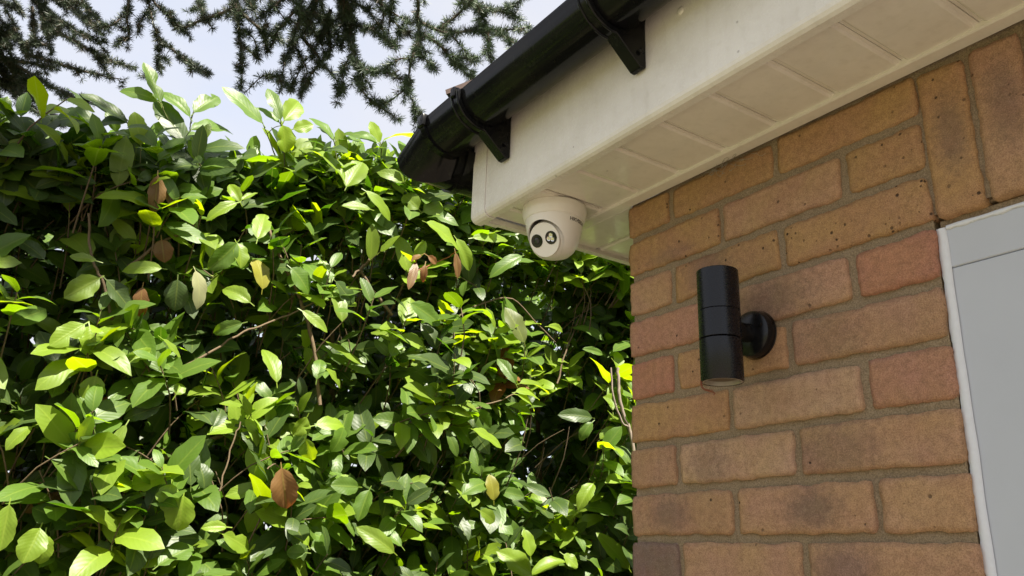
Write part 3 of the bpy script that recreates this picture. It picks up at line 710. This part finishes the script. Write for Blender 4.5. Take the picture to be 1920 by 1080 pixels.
# large leaves one can pick out: base x, y, tip x, y (photo), width, kind, depth in front of the mean face, roll
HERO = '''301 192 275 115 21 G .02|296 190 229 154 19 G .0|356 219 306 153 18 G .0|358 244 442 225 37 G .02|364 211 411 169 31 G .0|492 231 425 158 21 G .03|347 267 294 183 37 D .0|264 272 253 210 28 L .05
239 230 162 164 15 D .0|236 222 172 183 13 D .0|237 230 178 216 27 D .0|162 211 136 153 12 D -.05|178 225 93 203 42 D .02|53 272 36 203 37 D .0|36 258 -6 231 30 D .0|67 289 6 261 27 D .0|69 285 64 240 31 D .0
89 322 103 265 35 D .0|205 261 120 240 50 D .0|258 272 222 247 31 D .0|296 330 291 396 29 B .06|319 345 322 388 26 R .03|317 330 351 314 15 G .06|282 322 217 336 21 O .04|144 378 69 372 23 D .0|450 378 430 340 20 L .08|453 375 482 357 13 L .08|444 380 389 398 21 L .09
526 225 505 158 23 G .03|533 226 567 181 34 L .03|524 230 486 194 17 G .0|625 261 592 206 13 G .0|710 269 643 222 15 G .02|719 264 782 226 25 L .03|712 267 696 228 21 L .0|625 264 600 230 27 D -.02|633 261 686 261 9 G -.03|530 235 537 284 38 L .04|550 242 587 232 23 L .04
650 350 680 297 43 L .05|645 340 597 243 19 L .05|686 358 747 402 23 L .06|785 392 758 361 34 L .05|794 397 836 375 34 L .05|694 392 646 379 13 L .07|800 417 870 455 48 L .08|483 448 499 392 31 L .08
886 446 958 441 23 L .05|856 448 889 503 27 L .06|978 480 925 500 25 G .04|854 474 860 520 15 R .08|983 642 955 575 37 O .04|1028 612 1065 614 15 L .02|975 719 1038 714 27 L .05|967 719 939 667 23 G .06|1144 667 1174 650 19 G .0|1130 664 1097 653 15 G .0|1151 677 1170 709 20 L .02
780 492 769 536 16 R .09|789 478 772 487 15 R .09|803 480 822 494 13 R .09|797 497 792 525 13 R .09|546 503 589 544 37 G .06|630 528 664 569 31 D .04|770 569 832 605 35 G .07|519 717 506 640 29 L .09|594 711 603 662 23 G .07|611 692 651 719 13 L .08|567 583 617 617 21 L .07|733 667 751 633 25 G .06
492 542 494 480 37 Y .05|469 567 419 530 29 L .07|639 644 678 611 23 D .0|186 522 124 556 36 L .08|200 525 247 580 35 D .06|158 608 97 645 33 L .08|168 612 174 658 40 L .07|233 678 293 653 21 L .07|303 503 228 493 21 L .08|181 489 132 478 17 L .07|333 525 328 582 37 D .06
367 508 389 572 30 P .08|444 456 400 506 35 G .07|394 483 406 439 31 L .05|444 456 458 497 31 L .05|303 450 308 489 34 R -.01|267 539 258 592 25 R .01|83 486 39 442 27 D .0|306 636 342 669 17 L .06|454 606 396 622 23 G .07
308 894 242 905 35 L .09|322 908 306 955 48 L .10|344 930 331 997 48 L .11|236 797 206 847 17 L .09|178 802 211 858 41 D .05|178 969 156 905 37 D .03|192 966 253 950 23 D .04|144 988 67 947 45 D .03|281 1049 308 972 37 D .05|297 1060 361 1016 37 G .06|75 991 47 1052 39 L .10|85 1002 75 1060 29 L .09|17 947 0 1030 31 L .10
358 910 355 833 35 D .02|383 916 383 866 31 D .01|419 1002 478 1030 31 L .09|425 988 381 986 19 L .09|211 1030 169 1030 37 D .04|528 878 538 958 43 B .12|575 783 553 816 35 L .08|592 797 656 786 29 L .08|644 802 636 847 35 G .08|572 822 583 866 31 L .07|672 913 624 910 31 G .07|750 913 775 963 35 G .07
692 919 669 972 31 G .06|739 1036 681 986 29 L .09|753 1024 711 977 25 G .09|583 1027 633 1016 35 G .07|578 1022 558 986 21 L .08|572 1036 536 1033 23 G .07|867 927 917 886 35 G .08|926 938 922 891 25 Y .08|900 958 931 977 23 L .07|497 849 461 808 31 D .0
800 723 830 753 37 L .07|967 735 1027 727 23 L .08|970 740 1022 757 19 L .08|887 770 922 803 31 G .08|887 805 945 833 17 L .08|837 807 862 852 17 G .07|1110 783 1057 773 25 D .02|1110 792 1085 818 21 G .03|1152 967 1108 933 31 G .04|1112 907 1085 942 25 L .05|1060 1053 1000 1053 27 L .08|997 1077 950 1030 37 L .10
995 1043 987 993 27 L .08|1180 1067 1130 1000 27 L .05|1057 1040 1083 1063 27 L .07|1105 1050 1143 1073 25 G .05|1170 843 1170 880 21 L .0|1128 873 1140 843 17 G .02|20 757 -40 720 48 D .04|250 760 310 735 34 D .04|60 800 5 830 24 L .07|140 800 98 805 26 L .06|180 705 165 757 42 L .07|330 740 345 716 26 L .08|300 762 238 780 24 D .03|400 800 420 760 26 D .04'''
hero = [h.split() for line in HERO.split('\n') for h in line.split('|')]
def arr(i): return np.array([float(h[i]) for h in hero])
hd_extra = np.array([.045 if h[5] in 'RB' else 0 for h in hero])
hb, ht, hw, hk, hd = np.stack([arr(0), arr(1)], 1), np.stack([arr(2), arr(3)], 1), arr(4), [h[5] for h in hero], arr(6)+hd_extra
NH = len(hero)
tilt = rng.uniform(-.022, .022, NH)
Bh = at_x(hb[:, 0], hb[:, 1], HX+hd); Th = at_x(ht[:, 0], ht[:, 1], HX+hd+tilt)
ax = Th-Bh; Lh = np.linalg.norm(ax, axis=1)
dist = np.linalg.norm(Bh-CAM, axis=1); Wh = np.clip(hw*dist/F_PX*1.08, .012, Lh*.85)
toc = nrm(CAM-Bh); nh = nrm(toc*.85+SUNV*.90+rng.normal(0, .42, (NH, 3)))
narrow = hw/np.linalg.norm(ht-hb, axis=1) < .28           # seen nearly edge on: give it its real width, turned away
sx_ = nrm(np.cross(ax, toc))
for i in np.where(narrow)[0]:
    real = max(Wh[i], .40*Lh[i]); c = np.clip(Wh[i]/real, .2, 1); nh[i] = c*toc[i]+math.sqrt(1-c*c)*sx_[i]*(1 if sx_[i, 2] > 0 else -1); Wh[i] = real
flip = rng.random(NH) < .10; 
bites = np.stack([rng.uniform(.3, .8, NH), rng.choice([-1., 1.], NH), rng.uniform(.05, .12, NH), np.where(rng.random(NH) < .25, rng.uniform(.3, .75, NH), 0)], -1)[:, None, :]
Vh, Fh, uvh = leaf_verts(Bh, ax, nh, Lh*1.04, Wh, rng.uniform(.1, 1.0, NH), rng.uniform(.15, .8, NH), rng.uniform(0, 6, NH), 12, 6, bites, rng.normal(0, .25, NH))
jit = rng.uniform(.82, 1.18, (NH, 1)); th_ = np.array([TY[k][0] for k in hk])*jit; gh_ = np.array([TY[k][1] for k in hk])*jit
# shoots that fill the hedge
ztop_px = np.array([(-500, 190), (0, 196), (120, 205), (240, 228), (330, 255), (450, 268), (560, 262), (620, 258), (700, 262), (780, 275), (860, 310), (1000, 370), (1180, 450), (1400, 540)], float)
zt_pts = at_x(ztop_px[:, 0], ztop_px[:, 1], HX)
def ztop(y): return np.interp(y, zt_pts[:, 1], zt_pts[:, 2])
def make_shoots(n, ylo, yhi, zlo, dlo, dhi, per, Ls, kinds, kp, tocam=.5, clump=None, crown=None):
    """returns leaf arrays for n shoots; dlo..dhi: distance behind the face"""
    y = rng.uniform(ylo, yhi, n); depth = rng.uniform(dlo, dhi, n)
    if clump is not None: y = np.sort(y)
    bulge = .045*np.sin(y*7.3+1)+.03*np.sin(y*17)
    z = zlo+(ztop(y)-zlo)*rng.random(n); bulge = bulge+.05*np.sin(z*9+y*4)
    if crown: z = ztop(y)+rng.uniform(-crown, .0, n)
    tip = np.stack([HX-depth+bulge, y, z], 1)
    if clump is not None:
        kk = np.array([noise.noise(Vector((t[0]*4+3, t[1]*6.5, t[2]*7.5+1))) for t in tip]) > clump-.12
        tip, depth, y, z = tip[kk], depth[kk], y[kk], z[kk]; n = len(tip)
    sdir = nrm(np.stack([rng.normal(.62, .30, n), rng.normal(-.05, .45, n), rng.normal(.80, .35, n)], 1))
    out = []; twigs = []
    for m in range(per):
        f = m/per
        pos = tip-sdir*(.017*m+.003)[..., None] if np.ndim(m) else tip-sdir*(.017*m+.003)
        az = 2.4*m+rng.uniform(0, 6.28, n)*(1 if m == 0 else 0)+ (0 if m == 0 else az0)
        if m == 0: az0 = az
        e1 = nrm(np.cross(sdir, np.array([.1, .2, 1.]))); e2 = np.cross(sdir, e1)
        rad = e1*np.cos(az)[:, None]+e2*np.sin(az)[:, None]
        sp = (rng.uniform(.45, .85, n)+.10*m)[:, None]
        a = nrm(sdir*np.cos(sp)+rad*np.sin(sp)+np.array([0, 0, -.12]))
        L = rng.uniform(Ls[0], Ls[1], n)*(.62 if m == 0 else .8 if m == 1 else 1)
        up = nrm(sdir*.80+SUNV*.30+np.array([.45, -.35, .05])*.55+rng.normal(0, .27, (n, 3)))
        out.append((pos, a, up, L)); 
    pos = np.concatenate([o[0] for o in out]); a = np.concatenate([o[1] for o in out]); up = np.concatenate([o[2] for o in out]); L = np.concatenate([o[3] for o in out])
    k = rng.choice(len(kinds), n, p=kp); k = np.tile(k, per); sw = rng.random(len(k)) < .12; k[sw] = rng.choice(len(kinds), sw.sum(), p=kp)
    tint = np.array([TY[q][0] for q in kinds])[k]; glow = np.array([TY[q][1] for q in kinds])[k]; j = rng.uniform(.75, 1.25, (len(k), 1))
    twigs = np.stack([tip, tip-sdir*.017*per, tip-sdir*.017*per*1.6+np.array([-.05, 0, -.04])], 1)
    return pos, a, up, L, tint*j, glow*j, twigs
parts = []
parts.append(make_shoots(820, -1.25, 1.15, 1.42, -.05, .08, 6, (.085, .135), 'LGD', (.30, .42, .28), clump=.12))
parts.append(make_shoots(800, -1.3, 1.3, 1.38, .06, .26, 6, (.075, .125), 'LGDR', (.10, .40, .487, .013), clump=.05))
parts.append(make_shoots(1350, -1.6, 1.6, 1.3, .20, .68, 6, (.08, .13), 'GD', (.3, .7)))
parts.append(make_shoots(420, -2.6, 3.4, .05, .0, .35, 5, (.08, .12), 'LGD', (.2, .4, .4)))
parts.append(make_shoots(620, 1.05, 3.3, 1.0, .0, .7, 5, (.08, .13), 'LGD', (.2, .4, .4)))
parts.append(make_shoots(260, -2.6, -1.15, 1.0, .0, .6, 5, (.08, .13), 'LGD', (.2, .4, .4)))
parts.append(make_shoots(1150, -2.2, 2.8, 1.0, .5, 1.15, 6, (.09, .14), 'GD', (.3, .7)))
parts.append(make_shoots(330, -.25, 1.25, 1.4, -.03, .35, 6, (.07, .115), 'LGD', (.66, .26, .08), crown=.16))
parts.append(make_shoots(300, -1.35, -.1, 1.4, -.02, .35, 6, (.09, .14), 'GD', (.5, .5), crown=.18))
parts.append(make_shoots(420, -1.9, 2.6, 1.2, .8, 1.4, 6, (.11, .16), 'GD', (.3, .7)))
pos, aa, up, LL, tt_, gg_ = [np.concatenate([p[i] for p in parts]) for i in range(6)]
tw = np.concatenate([p[6] for p in parts[:3]])
# keep the fill out of the house, and from poking above the hand-placed crown
ok = (pos[:, 0] < -.62) & (pos[:, 2]+aa[:, 2]*LL < ztop(pos[:, 1])+.055)
hpx, hpy, _ = project(pos+aa*LL[:, None]*.5)
bz = HX-pos[:, 0]
for cx, cy, rx, ry, dp in ((1055, 830, 75, 110, .30), (1040, 560, 90, 40, .16), (640, 620, 70, 38, .22), (60, 850, 85, 45, .22), (425, 880, 45, 55, .20), (250, 830, 55, 35, .2), (690, 500, 45, 40, .18), (90, 400, 80, 35, .18), (440, 420, 35, 30, .16), (830, 900, 35, 60, .2), (480, 650, 70, 40, .2), (130, 600, 50, 28, .16)):
    ok &= ~((((hpx-cx)/rx)**2+((hpy-cy)/ry)**2 < 1) & (bz < dp))
pos, aa, up, LL, tt_, gg_ = [q[ok] for q in (pos, aa, up, LL, tt_, gg_)]
NF = len(pos)
Vf, Ff, uvf = leaf_verts(pos, aa, up, LL, LL*rng.uniform(.38, .52, NF), rng.uniform(-.1, 1.2, NF), rng.uniform(.05, .7, NF), rng.uniform(0, 6, NF), 6, 4, None, rng.normal(0, .35, NF))
# which leaves show largest: nearest-sample count on a coarse grid
def samples(V, ns, nc):
    n0 = (ns+1)*(nc+1); G = V[:, :n0].reshape(len(V), ns+1, nc+1, 3); 
    G2 = (G[:, 1:, 1:]+G[:, :-1, :-1])/2; return np.concatenate([G.reshape(len(V), -1, 3), G2.reshape(len(V), -1, 3)], 1)
def visible(sets):
    ids, xs, ys, zs = [], [], [], []; off = 0
    for S in sets:
        x, y, z = project(S); ids.append(np.broadcast_to(np.arange(len(S))[:, None]+off, x.shape).ravel()); xs.append(x.ravel()); ys.append(y.ravel()); zs.append(z.ravel()); off += len(S)
    ids, xs, ys, zs = map(np.concatenate, (ids, xs, ys, zs)); c = 7
    okk = (zs > 0) & (xs >= 0) & (xs < 1178) & (ys >= 0) & (ys < 1080) & ~((xs > 890) & (ys < 400+(xs-890)*.3)) & ~((xs > 750) & (ys < 380-(xs-750)*.1) & (xs > 755+(290-ys)*.8))
    cell = (ys[okk]//c).astype(int)*400+(xs[okk]//c).astype(int); i_, z_ = ids[okk], zs[okk]
    od = np.lexsort((z_, cell)); first = np.ones(len(od), bool); first[1:] = cell[od][1:] != cell[od][:-1]
    return np.bincount(i_[od][first], minlength=off)
cnt = visible([samples(Vh, 12, 6), samples(Vf, 6, 4)])
pick = np.argsort(-cnt[NH:])[:max(0, 300-NH)]
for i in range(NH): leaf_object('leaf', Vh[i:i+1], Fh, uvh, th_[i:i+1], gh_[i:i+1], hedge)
for i in pick: leaf_object('leaf', Vf[i:i+1], Ff, uvf, tt_[i:i+1], gg_[i:i+1], hedge)
rest = np.ones(NF, bool); rest[pick] = False
tag(leaf_object('foliage', Vf[rest], Ff, uvf, tt_[rest], gg_[rest], hedge), kind='stuff')
# each picked leaf hangs on a twig that runs back into the hedge
tops = [[(300, 190), (318, 232), (338, 275), (350, 330)], [(364, 208), (357, 232), (357, 262), (352, 330)], [(492, 229), (505, 262), (518, 300), (526, 350)], [(526, 224), (530, 260), (533, 300), (530, 350)], [(625, 260), (632, 300), (645, 345), (655, 390)],
        [(714, 266), (714, 310), (709, 350), (700, 400)], [(237, 229), (252, 262), (264, 285), (270, 340)], [(162, 210), (168, 240), (176, 262), (190, 330)], [(178, 226), (190, 262), (196, 320)], [(53, 272), (60, 310), (66, 350)], [(347, 266), (350, 300), (352, 340)]]
nodes = []
for pts in tops:
    P2 = np.array(pts, float); P = smooth_line(at_x(P2[:, 0], P2[:, 1], HX+np.linspace(.0, -.05, len(P2))), 6)+rng.normal(0, .0006, (len(P2)*6-5, 3)); nodes.append(P)
    b = Bag(); V, Fq = tube_data(P, np.linspace(.0011, .0028, len(P)), 6); b.add(V, Fq); b.build('stem', M_STALK, hedge)
nodes = np.vstack(nodes); b = Bag()
for i in np.where(hb[:, 1] < 285)[0]:
    p0 = Bh[i]; dd = np.linalg.norm(nodes-p0-np.array([0, 0, -.02]), axis=1); k = dd.argmin(); p1 = nodes[k] if dd[k] < .06 else p0-nrm(ax[i])*.03+np.array([-.02, 0, -.03])
    V, Fq = tube_data(smooth_line(np.array([p0, (p0+p1)/2-nrm(ax[i])*.006, p1]), 3), .0011, 5); b.add(V, Fq)
tag(b.build('leaf_stalks', M_STALK, hedge), kind='stuff')
# stems
for pts, r0, r1, X, mt in (([(328, 697), (400, 657), (456, 622), (497, 608), (556, 583), (600, 560)], .0034, .0018, .03, M_TWIG), ([(505, 430), (511, 455), (531, 497), (556, 547), (578, 605), (592, 672), (600, 760)], .0040, .0055, .0, M_TWIG),
        ([(240, 500), (300, 455), (344, 436), (364, 419)], .0042, .0025, .04, M_TWIG), ([(167, 400), (167, 455), (178, 497), (194, 533), (210, 600)], .0030, .0036, .05, M_TWIG), ([(1158, 690), (1160, 720), (1162, 747), (1170, 777), (1181, 805), (1190, 860)], 0.0050, .006, .12, M_PALE),
        ([(742, 855), (772, 827), (811, 802), (850, 785), (900, 762), (940, 750), (968, 737)], .0036, .0018, .05, M_TWIG), ([(1145, 690), (1150, 740), (1166, 790), (1176, 800)], .003, .003, .13, M_PALE), ([(410, 930), (420, 890), (437, 830), (452, 790)], .0022, .0018, .03, M_TWIG),
        ([(240, 900), (330, 850), (420, 815), (520, 770)], .006, .005, -.14, M_TWIG), ([(850, 600), (900, 570), (960, 560), (1000, 600), (1040, 640)], .0028, .002, -.02, M_TWIG), ([(1045, 720), (1060, 660), (1085, 600), (1110, 560)], .003, .002, -.05, M_TWIG),
        ([(500, 880), (515, 870), (528, 880)], .0018, .0014, .12, M_TWIG), ([(770, 512), (800, 500), (835, 485), (856, 472)], .0018, .0015, .085, M_RUST), ([(660, 520), (680, 500), (700, 470), (712, 420)], .0032, .0022, .01, M_TWIG), ([(672, 505), (700, 545), (735, 590)], .0042, .005, -.04, M_TWIG)):
    P2 = np.array(pts, float); P = smooth_line(at_x(P2[:, 0], P2[:, 1], np.full(len(P2), HX+X-.03)), 4); P = P+rng.normal(0, .0012, P.shape)
    b = Bag(); V, Fq = tube_data(P, np.linspace(r0, r1, len(P)), 7); b.add(V, Fq); b.build('stem', mt, hedge)
b = Bag()
for t3 in tw:
    V, Fq = tube_data(smooth_line(t3, 2), np.linspace(.0013, .0024, 5), 4); b.add(V, Fq)
tag(b.build('twigs', M_TWIG, hedge), kind='stuff')
for i in range(14):                                # main upright stems inside
    y = -2.4+i*.38+random.uniform(-.1, .1); P = [np.array([HX-.45+random.uniform(-.12, .12), y, 0])]
    for k in range(6): P.append(P[-1]+np.array([random.uniform(-.05, .06), random.uniform(-.07, .07), .38]))
    b = Bag(); V, Fq = tube_data(smooth_line(P, 3), np.linspace(.026, .008, 19), 8); b.add(V, Fq); b.build('trunk', M_TWIG, hedge)

# ------------------------------------------------------------------ cedar overhanging the hedge
TB = at_dist(np.array(-1350.), np.array(950.), np.array(5.6)); TB[2] = 0
cedar = empty('cedar_tree', tuple(TB), 'dark cedar with drooping needled branches against the pale sky', 'tree')
def depth(px, py): return 3.45+np.interp(px, [-300, 0, 250, 420, 700, 1000], [1.3, 1.15, .65, .25, .0, -.1])+.16*np.sin(px*.021+py*.013)+.10*np.sin(py*.05+px*.007)
STEMS = '''782 -15,784 33,785 78,773 107,767 138,764 164,773 189,791 222|764 164,738 184,713 198|640 -15,646 11,653 55,664 104,673 133,682 173,704 195,747 224|673 122,693 133,718 133,751 149|664 109,649 124,642 144,644 173|784 38,793 44,824 58,844 62,882 58,915 58,951 56,990 52
915 58,918 89,922 115|844 62,862 84,875 100|929 58,951 73,967 82|824 53,851 33,875 9,890 -20|860 -15,895 13,907 38,911 55|895 13,940 22,980 38|940 22,973 2,990 -15|785 60,824 84,847 111,867 131,891 151|847 104,870 108,898 115|653 44,695 55,713 67,742 87|771 111,747 111,724 131|783 95,804 118,815 131|690 -20,729 18,767 42|729 30,747 49,767 64
436 -15,438 0,447 44,451 89,455 124,452 167|444 15,476 44,495 62,500 90|451 55,476 73,484 111|453 89,470 97,484 109|442 15,409 27,376 38,349 51,329 49,318 29|372 -15,376 9,387 38,398 53|596 -15,593 0,576 51,558 73,538 100,531 133,527 169|531 138,515 144,491 144,462 171|564 67,598 111,582 142,564 178|575 105,551 155,544 169|600 -15,609 44,620 89,598 122|631 -15,653 44,660 89|598 115,629 147,638 178|660 100,638 138
570 -15,538 38,520 58,509 84,498 100|520 10,509 13,484 33|502 -15,533 36|458 -15,476 18|276 -15,278 0,287 44,296 73,296 124|296 73,318 89,340 107,365 124,393 139|282 -10,318 29,340 51|279 18,260 44,258 64|240 -15,238 33,240 67,224 76|294 120,303 137|284 144,262 142|120 -15,142 20,169 44,193 64|150 -10,178 31,196 51,222 38,244 13
60 0,89 22,144 60,196 80|80 50,122 67,160 89,191 107,253 127|182 104,193 124,207 140|50 100,89 113,124 124,167 136,200 144,233 149|20 115,56 138,96 162,138 184,173 193|20 130,38 151,67 189|10 140,24 164,56 200,93 222,120 236|700 -20,720 30,700 60|560 20,590 60,610 100|620 20,600 70,585 110|590 -10,560 40,545 90|650 -10,690 20,720 60|610 80,630 60,650 40|585 20,625 50,640 90|555 90,575 130,570 150'''
stems = [np.array([[float(a) for a in p.split()] for p in s.split(',')]) for line in STEMS.split('\n') for s in line.split('|')]
for i in range(50):                                 # the thick mass at the left edge
    x0, y0 = rng.uniform(-90, 80), rng.uniform(-60, 130); a = rng.uniform(.1, 1.5); l = rng.uniform(45, 105)
    stems.append(np.array([[x0, y0], [x0+l*.5*math.cos(a), y0+l*.5*math.sin(a)], [x0+l*math.cos(a)*.9, y0+l*math.sin(a)*1.1]]))
for i in range(8):                                 # and above the middle
    x0, y0 = rng.uniform(500, 740), rng.uniform(-70, 20); a = rng.uniform(.4, 2.6); l = rng.uniform(50, 100)
    stems.append(np.array([[x0, y0], [x0+l*.5*math.cos(a), y0+l*.5*math.sin(a)], [x0+l*math.cos(a)*.9, y0+l*math.sin(a)*1.1]]))
def lift(P2): return at_dist(P2[:, 0], P2[:, 1], depth(P2[:, 0], P2[:, 1]))
limb2 = np.array([(-1500, -700), (-900, -420), (-300, -230), (100, -150), (450, -110), (760, -90), (1020, -75)], float)
limb3 = smooth_line(lift(limb2), 6); limb3[0] = [TB[0], TB[1], 4.2]
def limb_at(px):
    return np.array([px, np.interp(px, limb2[:, 0], limb2[:, 1])])
ros_p, ros_d, ros_s = [], [], []
def clothe(P, dens, spread=1.0, lo=0.0):
    """needle rosettes along 3-D polyline P"""
    seg = np.linalg.norm(np.diff(P, axis=0), axis=1); s = np.concatenate([[0], np.cumsum(seg)]); n = int(s[-1]*dens)
    if n < 1: return
    u = np.sort(rng.uniform(lo*s[-1], s[-1], n)); X = np.stack([np.interp(u, s, P[:, k]) for k in range(3)], 1)
    T = np.stack([np.interp(u, (s[1:]+s[:-1])/2, np.diff(P, axis=0)[:, k]/seg) for k in range(3)], 1) if len(P) > 2 else np.repeat(nrm(P[-1:]-P[:1]), n, 0)
    ros_p.append(X+rng.normal(0, .0035, X.shape)); ros_d.append(nrm(T*.35+rng.normal(0, 1, X.shape)*.8)); ros_s.append(rng.uniform(.8, 1.2, n)*spread)
    ros_p.append(P[-1:]); ros_d.append(nrm(P[-1:]-P[-2:-1])); ros_s.append(np.array([1.0]))
for s in stems:
    if s[0, 1] <= -9 and s[0, 0] > 100:
        q = limb_at(s[0, 0]-20); s = np.vstack([[q], s])
    P = smooth_line(lift(s), 5); ln = np.linalg.norm(np.diff(P, axis=0), axis=1).sum()
    b = Bag(); V, Fq = tube_data(P, np.linspace(.0075 if ln > .3 else .0036, .0018, len(P)), 6); b.add(V, Fq)
    clothe(P, 125)
    # short side spurs
    for k in range(int(ln*7)):
        i = rng.integers(1, len(P)-1); dirn = nrm(P[i+1]-P[i-1]); w = nrm(dirn*rng.uniform(.2, .9)+rng.normal(0, .75, 3)+np.array([0, 0, -.15])); l = rng.uniform(.02, .075)
        Q = np.array([P[i], P[i]+w*l*.5, P[i]+w*l+np.array([0, 0, -.1*l])]); V, Fq = tube_data(Q, [.0014, .0012, .0009], 4); b.add(V, Fq); clothe(Q, 120, .95)
    b.build('branch', M_CBARK, cedar)
b = Bag(); V, Fq = tube_data(limb3, np.linspace(.055, .012, len(limb3)), 8); b.add(V, Fq); b.build('limb', M_CBARK, cedar)
# a second, higher limb out of the picture: it shades the upper left of the hedge
S0 = np.array([HX+.02, -.62, Z0+.72]); hi = [np.array([TB[0], TB[1], 4.8])]
shade = []
for yy in (-1.35, -1.15, -.95, -.78): shade.append(np.array([HX+.0, yy, Z0+.78])+np.array(SUN)*(2.25))
hi = smooth_line(np.vstack([hi[0], (hi[0]+shade[0])/2+[0, 0, .3], shade[0], shade[1], shade[2], shade[3]]), 6)
b = Bag(); V, Fq = tube_data(hi, np.linspace(.05, .01, len(hi)), 8); b.add(V, Fq)
for k in range(240):
    i = rng.integers(int(len(hi)*.38), len(hi)); w = nrm(np.array([rng.normal(0, .8), rng.normal(0, .8), rng.normal(-.25, .3)])); l = rng.uniform(.08, .24)
    Q = smooth_line(np.array([hi[i], hi[i]+w*l*.5, hi[i]+w*l+[0, 0, -.06]]), 3); V, Fq = tube_data(Q, np.linspace(.004, .0015, len(Q)), 5); b.add(V, Fq); clothe(Q, 90, 1.15)
b.build('limb', M_CBARK, cedar)
tr = np.array([TB+[0, 0, 0], TB+[.03, .02, 1.5], TB+[.0, .05, 3.2], TB+[-.05, .05, 5.2], TB+[-.03, .0, 8]]); b = Bag(); V, Fq = tube_data(smooth_line(tr, 5), np.linspace(.27, .12, 21), 14); b.add(V, Fq); b.build('trunk', M_CBARK, cedar)
rp, rd, rs = np.concatenate(ros_p), np.concatenate(ros_d), np.concatenate(ros_s); NR = len(rp); K = 23
dv = nrm(rd[:, None]*rng.uniform(.15, .9, (NR, K, 1))+rng.normal(0, .62, (NR, K, 3))); pxr, _, _ = project(rp); ln = rng.uniform(.020, .032, (NR, K, 1))*(rs*np.interp(pxr, [300, 650], [1.0, 1.15]))[:, None, None]
b0 = np.repeat(rp[:, None], K, 1); sd = nrm(np.cross(dv, rng.normal(0, 1, (NR, K, 3)))); wd = .00085
V = np.stack([b0-sd*wd, b0+sd*wd, b0+dv*ln*.72+sd*wd, b0+dv*ln-np.array([0, 0, .0]), b0+dv*ln*.72-sd*wd], 2).reshape(-1, 3)
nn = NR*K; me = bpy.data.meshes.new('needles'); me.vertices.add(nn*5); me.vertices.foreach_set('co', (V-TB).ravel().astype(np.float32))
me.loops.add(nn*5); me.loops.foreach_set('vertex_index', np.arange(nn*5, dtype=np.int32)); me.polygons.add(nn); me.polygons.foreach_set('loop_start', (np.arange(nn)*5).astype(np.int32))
tc_ = np.array([.046, .070, .034])*rng.uniform(.6, 1.5, (NR, 1, 1, 1))*np.ones((1, K, 5, 3)); px_, _, _ = project(rp); tc_ *= np.interp(px_, [0, 450, 800], [.55, .65, 1.25])[:, None, None, None]; tc_[rng.random(NR) < .10] = np.array([.07, .055, .035]); cc = np.ones((nn*5, 4), np.float32); cc[:, :3] = tc_.reshape(-1, 3)  # needles lightened towards the right: sunlight put into their tint
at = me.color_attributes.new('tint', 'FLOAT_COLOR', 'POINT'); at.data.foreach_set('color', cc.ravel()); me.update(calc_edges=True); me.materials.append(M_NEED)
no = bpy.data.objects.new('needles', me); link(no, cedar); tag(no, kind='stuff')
print('leaves', NH, NF, 'rosettes', NR, 'needles', nn)
